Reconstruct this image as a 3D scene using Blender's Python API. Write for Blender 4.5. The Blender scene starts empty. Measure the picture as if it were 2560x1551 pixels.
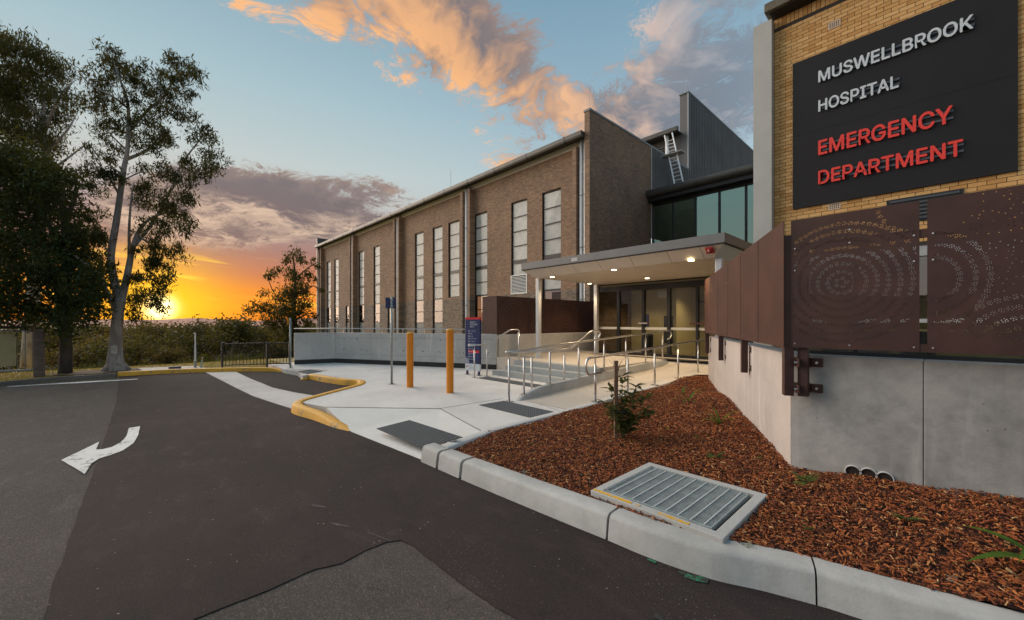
import bpy, bmesh, math, random
from mathutils import Vector, Matrix, noise as mnoise
from mathutils.geometry import tessellate_polygon

S = bpy.context.scene
COL = S.collection
rnd = random.Random(7)

# ------------------------------------------------------------------ camera
# world X runs along the hospital facades, Y away from the street, Z up; metres
FPX, CX, HY, EYE = 1000.0, 1280.0, 807.0, 1.6
Rw = Vector((0.6830, 0.7305, 0.0)); Fw = Vector((-0.7305, 0.6830, 0.0))
cam = bpy.data.cameras.new("camera"); camo = bpy.data.objects.new("camera", cam); COL.objects.link(camo)
cam.sensor_width = 36.0; cam.lens = FPX / 2560 * 36.0
cam.shift_y = (HY - 775.5) / 2560
cam.clip_start = 0.05; cam.clip_end = 30000
camo.location = (0, 0, EYE)
camo.rotation_euler = (math.radians(90), 0, math.atan2(0.7305, 0.6830))
S.camera = camo

def ray(px, py):
    return Fw + Rw * ((px - CX) / FPX) + Vector((0, 0, (HY - py) / FPX))
def gz(px, py, z):
    d = ray(px, py); t = (z - EYE) / d.z
    return Vector((d.x * t, d.y * t, z))
def gy(px, py, Y):
    d = ray(px, py); t = Y / d.y
    return Vector((d.x * t, Y, EYE + d.z * t))
def gx(px, py, X):
    d = ray(px, py); t = X / d.x
    return Vector((X, d.y * t, EYE + d.z * t))
def gd(px, py, dep):
    d = ray(px, py)
    return Vector((d.x * dep, d.y * dep, EYE + d.z * dep))

# ------------------------------------------------------------------ render settings
S.render.engine = 'CYCLES'
S.view_settings.view_transform = 'Standard'; S.view_settings.look = 'None'
S.view_settings.exposure = 0.62; S.view_settings.gamma = 1.0; S.view_settings.use_curve_mapping = False
S.cycles.use_denoising = True
S.cycles.max_bounces = 7; S.cycles.diffuse_bounces = 3; S.cycles.glossy_bounces = 3
S.cycles.transmission_bounces = 6; S.cycles.transparent_max_bounces = 12
S.cycles.sample_clamp_indirect = 6.0
S.cycles.caustics_reflective = False; S.cycles.caustics_refractive = False

# ------------------------------------------------------------------ node helper
class NT:
    def __init__(s, tree): s.t = tree; s.n = tree.nodes; s.l = tree.links
    def new(s, typ, **kw):
        n = s.n.new(typ)
        for k, v in kw.items(): setattr(n, k, v)
        return n
    def put(s, sock, v):
        if v is None: return
        if hasattr(v, 'is_output'): s.l.new(v, sock)
        elif isinstance(v, (tuple, list)) and len(v) == 3 and sock.type == 'RGBA': sock.default_value = (*v, 1)
        else: sock.default_value = v
    def math(s, op, a, b=None, c=None, clamp=False):
        n = s.new('ShaderNodeMath', operation=op, use_clamp=clamp)
        for i, v in enumerate((a, b, c)):
            if v is not None: s.put(n.inputs[i], v)
        return n.outputs[0]
    def add(s, a, b): return s.math('ADD', a, b)
    def sub(s, a, b): return s.math('SUBTRACT', a, b)
    def mul(s, a, b): return s.math('MULTIPLY', a, b)
    def vm(s, op, a, b=None, scale=None):
        n = s.new('ShaderNodeVectorMath', operation=op)
        s.put(n.inputs[0], a)
        if b is not None: s.put(n.inputs[1], b)
        if scale is not None: s.put(n.inputs['Scale'], scale)
        return n.outputs['Value'] if op in ('DOT_PRODUCT', 'LENGTH', 'DISTANCE') else n.outputs['Vector']
    def xyz(s, x, y, z):
        n = s.new('ShaderNodeCombineXYZ')
        for i, v in enumerate((x, y, z)): s.put(n.inputs[i], v)
        return n.outputs[0]
    def sep(s, v):
        n = s.new('ShaderNodeSeparateXYZ'); s.put(n.inputs[0], v); return n.outputs
    def mix(s, f, a, b, typ='MIX'):
        n = s.new('ShaderNodeMix', data_type='RGBA', blend_type=typ)
        s.put(n.inputs[0], f); s.put(n.inputs[6], a); s.put(n.inputs[7], b)
        return n.outputs[2]
    def fmix(s, f, a, b):
        n = s.new('ShaderNodeMix', data_type='FLOAT')
        s.put(n.inputs[0], f); s.put(n.inputs[2], a); s.put(n.inputs[3], b)
        return n.outputs[0]
    def step(s, v, lo, hi, a=0.0, b=1.0):
        n = s.new('ShaderNodeMapRange', interpolation_type='SMOOTHSTEP')
        s.put(n.inputs[0], v); n.inputs[1].default_value = lo; n.inputs[2].default_value = hi
        n.inputs[3].default_value = a; n.inputs[4].default_value = b
        return n.outputs[0]
    def ramp(s, f, stops, interp='LINEAR'):
        n = s.new('ShaderNodeValToRGB'); cr = n.color_ramp; cr.interpolation = interp
        while len(cr.elements) < len(stops): cr.elements.new(0.5)
        for e, (p, c) in zip(cr.elements, stops): e.position = p; e.color = (*c, 1)
        s.put(n.inputs[0], f); return n.outputs[0]
    def noise(s, vec, scale, detail=4, rough=0.55, dist=0.0, dim='3D'):
        n = s.new('ShaderNodeTexNoise', noise_dimensions=dim)
        s.put(n.inputs['Vector'], vec); n.inputs['Scale'].default_value = scale
        n.inputs['Detail'].default_value = detail; n.inputs['Roughness'].default_value = rough
        n.inputs['Distortion'].default_value = dist
        return n.outputs[0]
    def voro(s, vec, scale, feature='F1', out='Distance', rand=1.0):
        n = s.new('ShaderNodeTexVoronoi', feature=feature)
        s.put(n.inputs['Vector'], vec); n.inputs['Scale'].default_value = scale; n.inputs['Randomness'].default_value = rand
        return n.outputs[out]

# ------------------------------------------------------------------ sky
SUN = Vector((-0.9988, 0.030, 0.0)).normalized()          # azimuth of the setting sun
SUN_EL = math.radians(1.6); SKY_GAIN = 0.68
GLOW_EL = math.radians(24)                                 # height of the soft lamp added to stand in for the western sky
sunv = Vector((SUN.x * math.cos(SUN_EL), SUN.y * math.cos(SUN_EL), math.sin(SUN_EL)))
W = bpy.data.worlds.new("World"); S.world = W; W.use_nodes = True
w = NT(W.node_tree); w.n.clear()
d = w.new('ShaderNodeTexCoord').outputs['Generated']
d = w.vm('NORMALIZE', d)
dx, dy, dz = w.sep(d)
el = w.math('MAXIMUM', dz, 0.0)
c = w.vm('DOT_PRODUCT', d, tuple(sunv))
far = w.ramp(el, [(0, (.55, .44, .42)), (.07, (.58, .50, .48)), (.16, (.56, .57, .58)), (.30, (.43, .55, .61)),
                  (.45, (.30, .44, .53)), (.62, (.20, .34, .45)), (1, (.15, .27, .38))])
nearc = w.ramp(el, [(0, (.80, .17, .005)), (.035, (.86, .24, .008)), (.07, (.70, .19, .03)), (.10, (.50, .155, .085)), (.15, (.33, .17, .155)),
                    (.21, (.34, .26, .27)), (.27, (.52, .53, .51)), (.33, (.50, .57, .57)), (.45, (.38, .52, .57)), (.62, (.24, .38, .47)), (1, (.15, .27, .38))])
nf = w.step(c, .50, .975)
base = w.mix(nf, far, nearc)
cc = w.math('MAXIMUM', c, 0.0)
glow = w.math('POWER', cc, 240.0); core = w.math('POWER', cc, 6500.0)
base = w.mix(w.mul(glow, .95), base, (1.0, .60, .0))
# cloud field on a flat deck seen from below; every cloud is shaded by comparing its thickness with that nearer the sun
inv = w.math('DIVIDE', 1.0, w.add(el, .16))
pp = w.vm('SCALE', d, scale=inv)
px_, py_, pz_ = w.sep(pp)
P = w.xyz(px_, py_, 0.0)
def fbm(p, sc, det, rough=.58):
    return w.noise(p, sc, det, rough)
warp = w.noise(P, 2.2, 3, .5); warp2 = w.noise(w.vm('ADD', P, (7.3, 1.1, 0)), 2.2, 3, .5)
P2 = w.xyz(w.add(px_, w.mul(w.sub(warp, .5), .40)), w.add(py_, w.mul(w.sub(warp2, .5), .40)), 0.0)
n1 = fbm(P2, 3.6, 11, .66); n2 = fbm(w.vm('ADD', P2, tuple(SUN * .10)), 3.6, 4, .55); n1s = fbm(P2, 3.6, 4, .55)
az = w.math('ARCTAN2', w.vm('DOT_PRODUCT', d, tuple(Rw)), w.vm('DOT_PRODUCT', d, tuple(Fw)))
hl = w.math('SQRT', w.math('MAXIMUM', w.sub(1.0, w.mul(dz, dz)), .01))
te = w.math('DIVIDE', dz, hl)
BLOBS = [(1080, 10, .19, .16, .30), (1230, 160, .16, .10, .24), (1420, 280, .15, .085, .22), (1620, 330, .17, .09, .25), (590, 0, .08, .035, .20),
         (820, 40, .10, .08, .22), (1850, 170, .18, .18, .25), (1650, 100, .12, .12, .12), (600, 480, .17, .065, .46), (900, 470, .15, .045, .22), (760, 545, .22, .045, .30),
         (470, 560, .16, .07, .40), (1280, 410, .10, .035, .22), (300, 250, .32, .22, -.22), (1050, 360, .10, .06, -.20), (560, 190, .20, .10, -.26), (1470, 60, .07, .09, -.16)]
def blobs(da, dt):
    m_ = None
    for (bx, by, sx, sy, amp) in BLOBS:
        a0 = math.atan((bx - CX) / FPX) + da; t0 = (HY - by) / FPX * math.cos(a0) + dt
        u = w.math('DIVIDE', w.sub(az, a0), sx); v = w.math('DIVIDE', w.sub(te, t0), sy)
        q = w.mul(w.math('EXPONENT', w.mul(w.add(w.mul(u, u), w.mul(v, v)), -1.0)), amp)
        m_ = q if m_ is None else w.add(m_, q)
    return m_
m1 = blobs(0, 0); m2 = blobs(.07, .035)
D1 = w.add(n1, m1); D2 = w.add(n2, m2); Ds = w.add(n1s, m1)
fine = w.sub(n1, n1s); dens = w.step(w.add(D1, w.mul(fine, 1.2)), .60, .73)
lit = w.math('MULTIPLY_ADD', w.add(w.sub(Ds, D2), w.mul(fine, .9)), 4.8, .14, clamp=True)
thin = w.step(D1, .90, .62)
lit = w.math('ADD', w.mul(lit, .75), w.mul(w.mul(thin, .34), w.step(n1, .3, .6)), clamp=True)
warmth = w.step(c, .22, .72)
low = w.step(el, .36, .24)
darkc = w.mix(warmth, (.17, .22, .28), (.145, .14, .165)); darkc = w.mix(low, darkc, (.145, .115, .13))
litc = w.mix(warmth, (.46, .50, .56), (1.0, .50, .20)); litc = w.mix(low, litc, (.80, .58, .42)); lit = w.mul(lit, w.fmix(low, 1.0, w.step(w.add(n1, w.mul(fine, .8)), .60, .40)))
cloud = w.mix(lit, darkc, litc)
fade = w.step(el, .11, .19)
sky = w.mix(w.mul(w.mul(dens, fade), .95), base, cloud)
# thin bright bands low over the horizon
band = w.noise(w.xyz(w.mul(az, 4.0), w.mul(w.add(te, w.mul(az, .10)), 55.0), 2.0), 1.0, 5, .6, .5)
bf = w.mul(w.step(band, .50, .62), w.mul(w.step(te, .02, .05), w.step(te, .15, .10)))
bf = w.mul(bf, w.step(c, .92, .98))
sky = w.mix(w.mul(bf, .85), sky, (1.1, .66, .06))
sky = w.mix(w.math('MULTIPLY', core, 1.0, clamp=True), sky, (5.0, 4.0, 1.8))
grd = w.mix(w.step(dz, -.02, .0), (.10, .085, .07), sky)
nish = w.new('ShaderNodeTexSky'); nish.sky_type = 'NISHITA'; nish.sun_disc = False
nish.sun_elevation = SUN_EL; nish.sun_rotation = math.atan2(SUN.x, SUN.y)
bgA = w.new('ShaderNodeBackground'); w.put(bgA.inputs[0], grd); bgA.inputs[1].default_value = SKY_GAIN
bgB = w.new('ShaderNodeBackground'); w.put(bgB.inputs[0], nish.outputs[0]); bgB.inputs[1].default_value = 0.008
ad = w.new('ShaderNodeAddShader'); w.l.new(bgA.outputs[0], ad.inputs[0]); w.l.new(bgB.outputs[0], ad.inputs[1])
wo = w.new('ShaderNodeOutputWorld'); w.l.new(ad.outputs[0], wo.inputs[0])
W.cycles.sampling_method = 'MANUAL'; W.cycles.sample_map_resolution = 1024

sl = bpy.data.lights.new("sun", 'SUN'); slo = bpy.data.objects.new("sun", sl); COL.objects.link(slo)  # added wide lamp for the western glow, raised and turned aside to brighten the walls
GLOW_AZ = math.radians(20); ga = Vector((SUN.x * math.cos(GLOW_AZ) - SUN.y * math.sin(GLOW_AZ), SUN.x * math.sin(GLOW_AZ) + SUN.y * math.cos(GLOW_AZ)))
glowv = Vector((ga.x * math.cos(GLOW_EL), ga.y * math.cos(GLOW_EL), math.sin(GLOW_EL)))
sl.energy = 2.8; sl.angle = math.radians(60); sl.color = (1.0, .84, .68)
slo.rotation_euler = (-glowv).to_track_quat('-Z', 'Y').to_euler()

# ------------------------------------------------------------------ materials
MATS = {}
def pmat(name, col, rough=.7, metal=0.0, var=0.0, vscale=3.0, bump=0.0, bscale=60.0, col2=None, spec=None, coat=0.0, fn=None):
    """procedural principled material: base colour with large soft variation and fine relief"""
    if name in MATS: return MATS[name]
    m = bpy.data.materials.new(name); m.use_nodes = True
    t = NT(m.node_tree); b = t.n['Principled BSDF']
    pos = t.new('ShaderNodeNewGeometry').outputs['Position']
    colr = None
    if var or col2:
        n = t.noise(pos, vscale, 6, .6)
        f = t.step(n, .3, .7)
        c2 = col2 or tuple(max(0, x * (1 - var)) for x in col)
        c1 = col if col2 else tuple(min(1, x * (1 + var)) for x in col)
        colr = t.mix(f, c1, c2)
    t.put(b.inputs['Base Color'], colr if colr is not None else col)
    b.inputs['Roughness'].default_value = rough; b.inputs['Metallic'].default_value = metal
    if spec is not None: b.inputs['Specular IOR Level'].default_value = spec
    if coat: b.inputs['Coat Weight'].default_value = coat
    if bump:
        bn = t.new('ShaderNodeBump'); bn.inputs['Strength'].default_value = bump; bn.inputs['Distance'].default_value = .02
        t.put(bn.inputs['Height'], t.noise(pos, bscale, 5, .6)); t.l.new(bn.outputs[0], b.inputs['Normal'])
    if fn: fn(t, b, pos)
    MATS[name] = m; return m

def brick_mat(name, axis, c1, c2, mortar, w_=.24, h_=.086, ms=.006, bump=.5, band=None, rough=.85):
    def fn(t, b, pos):
        x, y, z = t.sep(pos)
        v = t.xyz(x if axis == 'x' else y, z, 0.0)
        bt = t.new('ShaderNodeTexBrick'); bt.offset = .5
        t.put(bt.inputs['Vector'], v); bt.inputs['Scale'].default_value = 1.0
        bt.inputs['Brick Width'].default_value = w_; bt.inputs['Row Height'].default_value = h_
        bt.inputs['Mortar Size'].default_value = ms; bt.inputs['Mortar Smooth'].default_value = .2
        t.put(bt.inputs['Color1'], c1); t.put(bt.inputs['Color2'], c2); t.put(bt.inputs['Mortar'], mortar)
        big = t.step(t.noise(pos, .9, 5, .6), .3, .7)
        col = t.mix(1.0, bt.outputs[0], t.mix(big, (1.12, 1.1, 1.06), (.86, .86, .88)), 'MULTIPLY')
        cell = t.noise(t.xyz(t.mul(x if axis == 'x' else y, 4.2), t.mul(z, 11.6), 0.0), 1.0, 1, .5)
        col = t.mix(1.0, col, t.mix(t.step(cell, .35, .65), (1.14, 1.12, 1.1), (.82, .82, .82)), 'MULTIPLY')
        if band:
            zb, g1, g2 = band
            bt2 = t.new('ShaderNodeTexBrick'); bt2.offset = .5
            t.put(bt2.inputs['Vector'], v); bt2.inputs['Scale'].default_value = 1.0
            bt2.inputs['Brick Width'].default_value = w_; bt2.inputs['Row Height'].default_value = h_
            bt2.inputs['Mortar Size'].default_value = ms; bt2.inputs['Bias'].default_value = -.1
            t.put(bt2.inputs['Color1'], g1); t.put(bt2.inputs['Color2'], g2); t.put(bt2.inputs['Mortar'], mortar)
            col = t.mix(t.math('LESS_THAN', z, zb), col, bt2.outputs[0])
        t.put(b.inputs['Base Color'], col)
        bn = t.new('ShaderNodeBump'); bn.inputs['Strength'].default_value = bump; bn.inputs['Distance'].default_value = .012
        hgt = t.add(t.math('MULTIPLY', bt.outputs[1], -1.0), t.mul(t.noise(pos, 90, 4, .6), .25))
        t.put(bn.inputs['Height'], hgt); t.l.new(bn.outputs[0], b.inputs['Normal'])
    return pmat(name, c1, rough, fn=fn)

def concrete_mat(name, col, dark, stain=.5, streak=False, rough=.75, hol=False):
    def fn(t, b, pos):
        x, y, z = t.sep(pos)
        n = t.noise(pos, 1.1, 8, .62); n2_ = t.noise(pos, 9, 6, .6)
        f = t.add(t.mul(t.step(n, .32, .68), .7), t.mul(t.step(n2_, .35, .7), .3))
        colr = t.mix(t.mul(f, stain), col, dark)
        if streak:
            sn = t.noise(t.xyz(t.mul(x, 5), t.mul(y, 5), t.mul(z, .5)), 1.0, 5, .6)
            colr = t.mix(t.mul(t.step(sn, .55, .72), .35), colr, tuple(min(1, v * 1.5) for v in col))
            colr = t.mix(t.mul(t.step(sn, .42, .28), .35), colr, dark)
        if hol:
            ho = t.voro(pos, 13); sel = t.noise(pos, 2.3, 2)
            colr = t.mix(t.mul(t.step(ho, .075, .05), t.step(sel, .5, .56)), colr, (.08, .08, .08))
        t.put(b.inputs['Base Color'], colr)
        bn = t.new('ShaderNodeBump'); bn.inputs['Strength'].default_value = .25; bn.inputs['Distance'].default_value = .01
        t.put(bn.inputs['Height'], t.add(t.noise(pos, 45, 5, .65), t.mul(n2_, .6))); t.l.new(bn.outputs[0], b.inputs['Normal'])
    return pmat(name, col, rough, fn=fn)

def asphalt_mat(name, col, agg, aggamt, tint):
    def fn(t, b, pos):
        big = t.noise(pos, .55, 6, .65); mid = t.noise(t.vm('MULTIPLY', pos, (1.0, 2.6, 1.0)), 2.2, 6, .65)
        v = t.new('ShaderNodeTexVoronoi'); t.put(v.inputs['Vector'], pos); v.inputs['Scale'].default_value = 150
        rc = t.sep(v.outputs['Color'])[0]
        stone = t.mul(t.step(rc, .62, .95), aggamt)
        colr = t.mix(t.step(big, .3, .7), col, tint)
        colr = t.mix(t.mul(t.step(mid, .50, .78), .55), colr, tuple(x * 1.75 for x in tint)); colr = t.mix(t.mul(t.step(t.noise(pos, 1.3, 7, .7, 1.5), .56, .70), .5), colr, tuple(x * .62 for x in col))
        tyre = t.noise(t.vm('MULTIPLY', pos, (.35, 1.5, 1.0)), 1.0, 4, .5, .4); colr = t.mix(t.mul(t.step(tyre, .55, .72), .45), colr, tuple(x * .55 for x in col)); colr = t.mix(stone, colr, agg)
        sp = t.noise(pos, 3.1, 2, .5); dots = t.voro(pos, 14)
        colr = t.mix(t.mul(t.step(dots, .10, .05), t.step(sp, .52, .60)), colr, (.30, .27, .23)); d2 = t.voro(pos, 41); colr = t.mix(t.mul(t.step(d2, .16, .08), t.step(t.noise(pos, 1.1, 3), .5, .65)), colr, (.20, .175, .15))
        t.put(b.inputs['Base Color'], colr)
        b.inputs['Roughness'].default_value = .9; b.inputs['Specular IOR Level'].default_value = .25
        bn = t.new('ShaderNodeBump'); bn.inputs['Strength'].default_value = .55; bn.inputs['Distance'].default_value = .006
        t.put(bn.inputs['Height'], t.add(v.outputs['Distance'], t.mul(t.noise(pos, 200, 3, .6), .6))); t.l.new(bn.outputs[0], b.inputs['Normal'])
    return pmat(name, col, .75, fn=fn)

def paint_mat(name, col, under, wear=.5, scale=14):
    def fn(t, b, pos):
        n = t.noise(pos, scale, 8, .7); g = t.noise(pos, 2.0, 4, .6)
        f = t.step(t.add(n, t.mul(g, .35)), .60 + .2 * (1 - wear), .72 + .2 * (1 - wear))
        t.put(b.inputs['Base Color'], t.mix(f, t.mix(t.step(g, .3, .7), col, tuple(x * .86 for x in col)), under))
        bn = t.new('ShaderNodeBump'); bn.inputs['Strength'].default_value = .3; bn.inputs['Distance'].default_value = .006
        t.put(bn.inputs['Height'], t.noise(pos, 70, 4)); t.l.new(bn.outputs[0], b.inputs['Normal'])
    return pmat(name, col, .6, fn=fn)

def glass_mat(name, tint=(.85, .92, .9), alpha=.35, rough=.02, fk=1.3, gcol=(1, 1, 1)):
    m = bpy.data.materials.new(name); m.use_nodes = True; t = NT(m.node_tree); t.n.clear()
    g = t.new('ShaderNodeBsdfGlossy'); g.inputs['Roughness'].default_value = rough; g.inputs['Color'].default_value = (*gcol, 1)
    tr = t.new('ShaderNodeBsdfTransparent'); tr.inputs['Color'].default_value = (*tint, 1)
    fr = t.new('ShaderNodeFresnel'); fr.inputs['IOR'].default_value = 1.5
    mx = t.new('ShaderNodeMixShader'); t.put(mx.inputs[0], t.math('ADD', t.mul(fr.outputs[0], fk), alpha, clamp=True))
    t.l.new(tr.outputs[0], mx.inputs[1]); t.l.new(g.outputs[0], mx.inputs[2])
    o = t.new('ShaderNodeOutputMaterial'); t.l.new(mx.outputs[0], o.inputs[0])
    MATS[name] = m; return m

def emit_mat(name, col, s):
    m = bpy.data.materials.new(name); m.use_nodes = True; t = NT(m.node_tree); b = t.n['Principled BSDF']
    b.inputs['Base Color'].default_value = (*col, 1); b.inputs['Emission Color'].default_value = (*col, 1); b.inputs['Emission Strength'].default_value = s
    return m

def leaf_mat(name, c1, c2, trans=.35, rough=.5):
    m = bpy.data.materials.new(name); m.use_nodes = True; t = NT(m.node_tree); b = t.n['Principled BSDF']
    pos = t.new('ShaderNodeNewGeometry').outputs['Position']
    n = t.noise(pos, 1.6, 3, .6); n2_ = t.noise(pos, 23, 2, .5)
    colr = t.mix(t.step(t.add(t.mul(n, .6), t.mul(n2_, .4)), .35, .65), c1, c2)
    t.put(b.inputs['Base Color'], colr); b.inputs['Roughness'].default_value = max(rough, .6); b.inputs['Specular IOR Level'].default_value = .12
    tl = t.new('ShaderNodeBsdfTranslucent'); t.put(tl.inputs['Color'], t.mix(.5, colr, (.35, .28, .05)))
    mx = t.new('ShaderNodeMixShader'); mx.inputs[0].default_value = trans
    t.l.new(b.outputs[0], mx.inputs[1]); t.l.new(tl.outputs[0], mx.inputs[2])
    t.l.new(mx.outputs[0], t.n['Material Output'].inputs[0])
    return m

# ------------------------------------------------------------------ mesh helpers
class MB:
    def __init__(s): s.v = []; s.f = []; s.m = []; s.cur = 0
    def face(s, *idx): s.f.append(tuple(idx)); s.m.append(s.cur)
    def quad(s, a, b, c, d_):
        i = len(s.v); s.v += [tuple(a), tuple(b), tuple(c), tuple(d_)]; s.face(i, i + 1, i + 2, i + 3); return s
    def tri(s, a, b, c):
        i = len(s.v); s.v += [tuple(a), tuple(b), tuple(c)]; s.face(i, i + 1, i + 2); return s
    def hexa(s, p):                     # 8 corners: 4 bottom ccw, 4 top ccw
        i = len(s.v); s.v += [tuple(q) for q in p]
        for q in ((3, 2, 1, 0), (4, 5, 6, 7), (0, 1, 5, 4), (1, 2, 6, 5), (2, 3, 7, 6), (3, 0, 4, 7)): s.face(*[i + k for k in q])
        return s
    def box(s, x0, x1, y0, y1, z0, z1):
        return s.hexa([(x0, y0, z0), (x1, y0, z0), (x1, y1, z0), (x0, y1, z0), (x0, y0, z1), (x1, y0, z1), (x1, y1, z1), (x0, y1, z1)])
    def obox(s, c_, ux, uy, uz, hx, hy, hz):   # oriented box
        c_ = Vector(c_); p = []
        for sz in (-1, 1):
            for sx, sy in ((-1, -1), (1, -1), (1, 1), (-1, 1)): p.append(c_ + ux * sx * hx + uy * sy * hy + uz * sz * hz)
        return s.hexa(p)
    def prism(s, poly, z0, z1):         # simple polygon (list of (x,y) or (x,y,zoff)) extruded
        n = len(poly); i = len(s.v)
        zz = [(p[2] if len(p) > 2 else 0.0) for p in poly]
        s.v += [(p[0], p[1], z0) for p in poly] + [(p[0], p[1], z1 + q) for p, q in zip(poly, zz)]
        tr = tessellate_polygon([[Vector((p[0], p[1], 0)) for p in poly]])
        for a, b, c_ in tr:
            A, B, C_ = poly[a], poly[b], poly[c_]
            cr = (B[0] - A[0]) * (C_[1] - A[1]) - (B[1] - A[1]) * (C_[0] - A[0])
            if cr < 0: b, c_ = c_, b
            s.face(i + n + a, i + n + b, i + n + c_); s.face(i + c_, i + b, i + a)
        for k in range(n): s.face(i + k, i + (k + 1) % n, i + n + (k + 1) % n, i + n + k)
        return s
    def sheet(s, poly, z):
        i = len(s.v); s.v += [(p[0], p[1], p[2] if len(p) > 2 else z) for p in poly]
        for a, b, c_ in tessellate_polygon([[Vector((p[0], p[1], 0)) for p in poly]]):
            A, B, C_ = poly[a], poly[b], poly[c_]
            if (B[0] - A[0]) * (C_[1] - A[1]) - (B[1] - A[1]) * (C_[0] - A[0]) < 0: b, c_ = c_, b
            s.face(i + a, i + b, i + c_)
        return s
    def tube(s, pts, rad, n=8, cap=True):
        pts = [Vector(p) for p in pts]; rs = rad if isinstance(rad, (list, tuple)) else [rad] * len(pts)
        rings = []; up = Vector((0, 0, 1)); prev = None
        for k, p in enumerate(pts):
            t = (pts[min(k + 1, len(pts) - 1)] - pts[max(k - 1, 0)]).normalized()
            a = prev if prev is not None else (up if abs(t.z) < .9 else Vector((1, 0, 0)))
            u = (a - t * a.dot(t))
            if u.length < 1e-5: u = t.orthogonal()
            u.normalize(); prev = u; v = t.cross(u); i = len(s.v)
            for j in range(n):
                an = 2 * math.pi * j / n; s.v.append(tuple(p + (u * math.cos(an) + v * math.sin(an)) * rs[k]))
            rings.append(i)
        for a, b in zip(rings[:-1], rings[1:]):
            for j in range(n): s.face(a + j, a + (j + 1) % n, b + (j + 1) % n, b + j)
        if cap:
            s.face(*[rings[0] + j for j in reversed(range(n))]); s.face(*[rings[-1] + j for j in range(n)])
        return s
    def cyl(s, p, r, h, n=16): return s.tube([p, (p[0], p[1], p[2] + h)], r, n)
    def build(s, name, mat, parent=None, smooth=False, loc=None, bevel=0.0):
        me = bpy.data.meshes.new(name)
        off = Vector(loc) if loc is not None else (Vector(parent.matrix_world.translation) if parent is not None and False else Vector((0, 0, 0)))
        po = world_off(parent) if parent is not None else Vector((0, 0, 0))
        o = bpy.data.objects.new(name, me)
        org = Vector(loc) if loc is not None else po
        me.from_pydata([tuple(Vector(v) - org) for v in s.v], [], s.f)
        for m in (mat if isinstance(mat, (list, tuple)) else [mat]): me.materials.append(m)
        if any(s.m): me.polygons.foreach_set('material_index', s.m)
        if smooth: me.polygons.foreach_set('use_smooth', [True] * len(me.polygons))
        me.update()
        o.location = org - po
        o['_w'] = tuple(org); COL.objects.link(o); o.parent = parent
        if bevel:
            bv = o.modifiers.new('bevel', 'BEVEL'); bv.width = bevel; bv.segments = 2; bv.limit_method = 'ANGLE'; bv.harden_normals = False
        return o
def world_off(o):
    return Vector(o['_w']) if o is not None and '_w' in o else Vector((0, 0, 0))
def thing(name, label, cat, loc=(0, 0, 0), group=None):
    o = bpy.data.objects.new(name, None); COL.objects.link(o); o.location = loc; o['_w'] = tuple(loc); o.empty_display_size = .2
    o['label'] = label; o['category'] = cat
    if group: o['group'] = group
    return o
def tag(o, label, cat, group=None):
    o['label'] = label; o['category'] = cat
    if group: o['group'] = group
    return o
def struct(o): o['kind'] = 'structure'; return o
def smooth_by_angle(o, ang=40):
    me = o.data; me.polygons.foreach_set('use_smooth', [True] * len(me.polygons))
    try: me.set_sharp_from_angle(angle=math.radians(ang))
    except Exception: pass
    return o
def jitter_line(pts, seg, amp, seed=1):
    """subdivide an open 2D polyline and roughen it"""
    out = []
    for a, b in zip(pts[:-1], pts[1:]):
        a = Vector((a[0], a[1], 0)); b = Vector((b[0], b[1], 0)); n = max(1, int((b - a).length / seg))
        nrm = Vector((-(b - a).y, (b - a).x, 0)).normalized()
        for k in range(n):
            p = a.lerp(b, k / n); q = mnoise.noise(p * 3.1 + Vector((seed, 0, 0))) * amp + mnoise.noise(p * 11 + Vector((0, seed, 0))) * amp * .5
            out.append((p.x + nrm.x * q, p.y + nrm.y * q))
    out.append((pts[-1][0], pts[-1][1])); return out
# ================================================================== SETTING
PATH_Z = .13
M_old = asphalt_mat('old_asphalt', (.058, .048, .043), (.24, .19, .16), .42, (.080, .066, .059))
M_new = asphalt_mat('new_asphalt', (.027, .0185, .0185), (.10, .08, .072), .22, (.041, .028, .027))
M_path = concrete_mat('path_concrete', (.76, .71, .67), (.56, .52, .48), .75)
M_ramp = concrete_mat('ramp_concrete', (.62, .54, .46), (.50, .43, .36), .6)
M_kerb = concrete_mat('kerb_concrete', (.54, .52, .49), (.33, .32, .30), .85, hol=False)
M_wallc = concrete_mat('wall_concrete', (.44, .43, .41), (.20, .198, .19), .9, streak=True, hol=True)
M_wallp = concrete_mat('board_concrete', (.56, .53, .50), (.40, .38, .35), .8, streak=True, hol=True)
M_step = concrete_mat('step_concrete', (.40, .41, .40), (.30, .31, .30), .6)
M_yel = paint_mat('yellow_paint', (.80, .37, .015), (.20, .17, .13), .35, 9)
M_white = paint_mat('white_road_paint', (.74, .72, .70), (.10, .09, .09), .45, 11)
M_gut = concrete_mat('gutter_concrete', (.66, .60, .56), (.46, .41, .38), .8)
M_brownkerb = concrete_mat('old_kerb', (.16, .12, .10), (.08, .065, .055), .8)

def Z0(px, py, z=0.0): p = gz(px, py, z); return (p.x, p.y)

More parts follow.
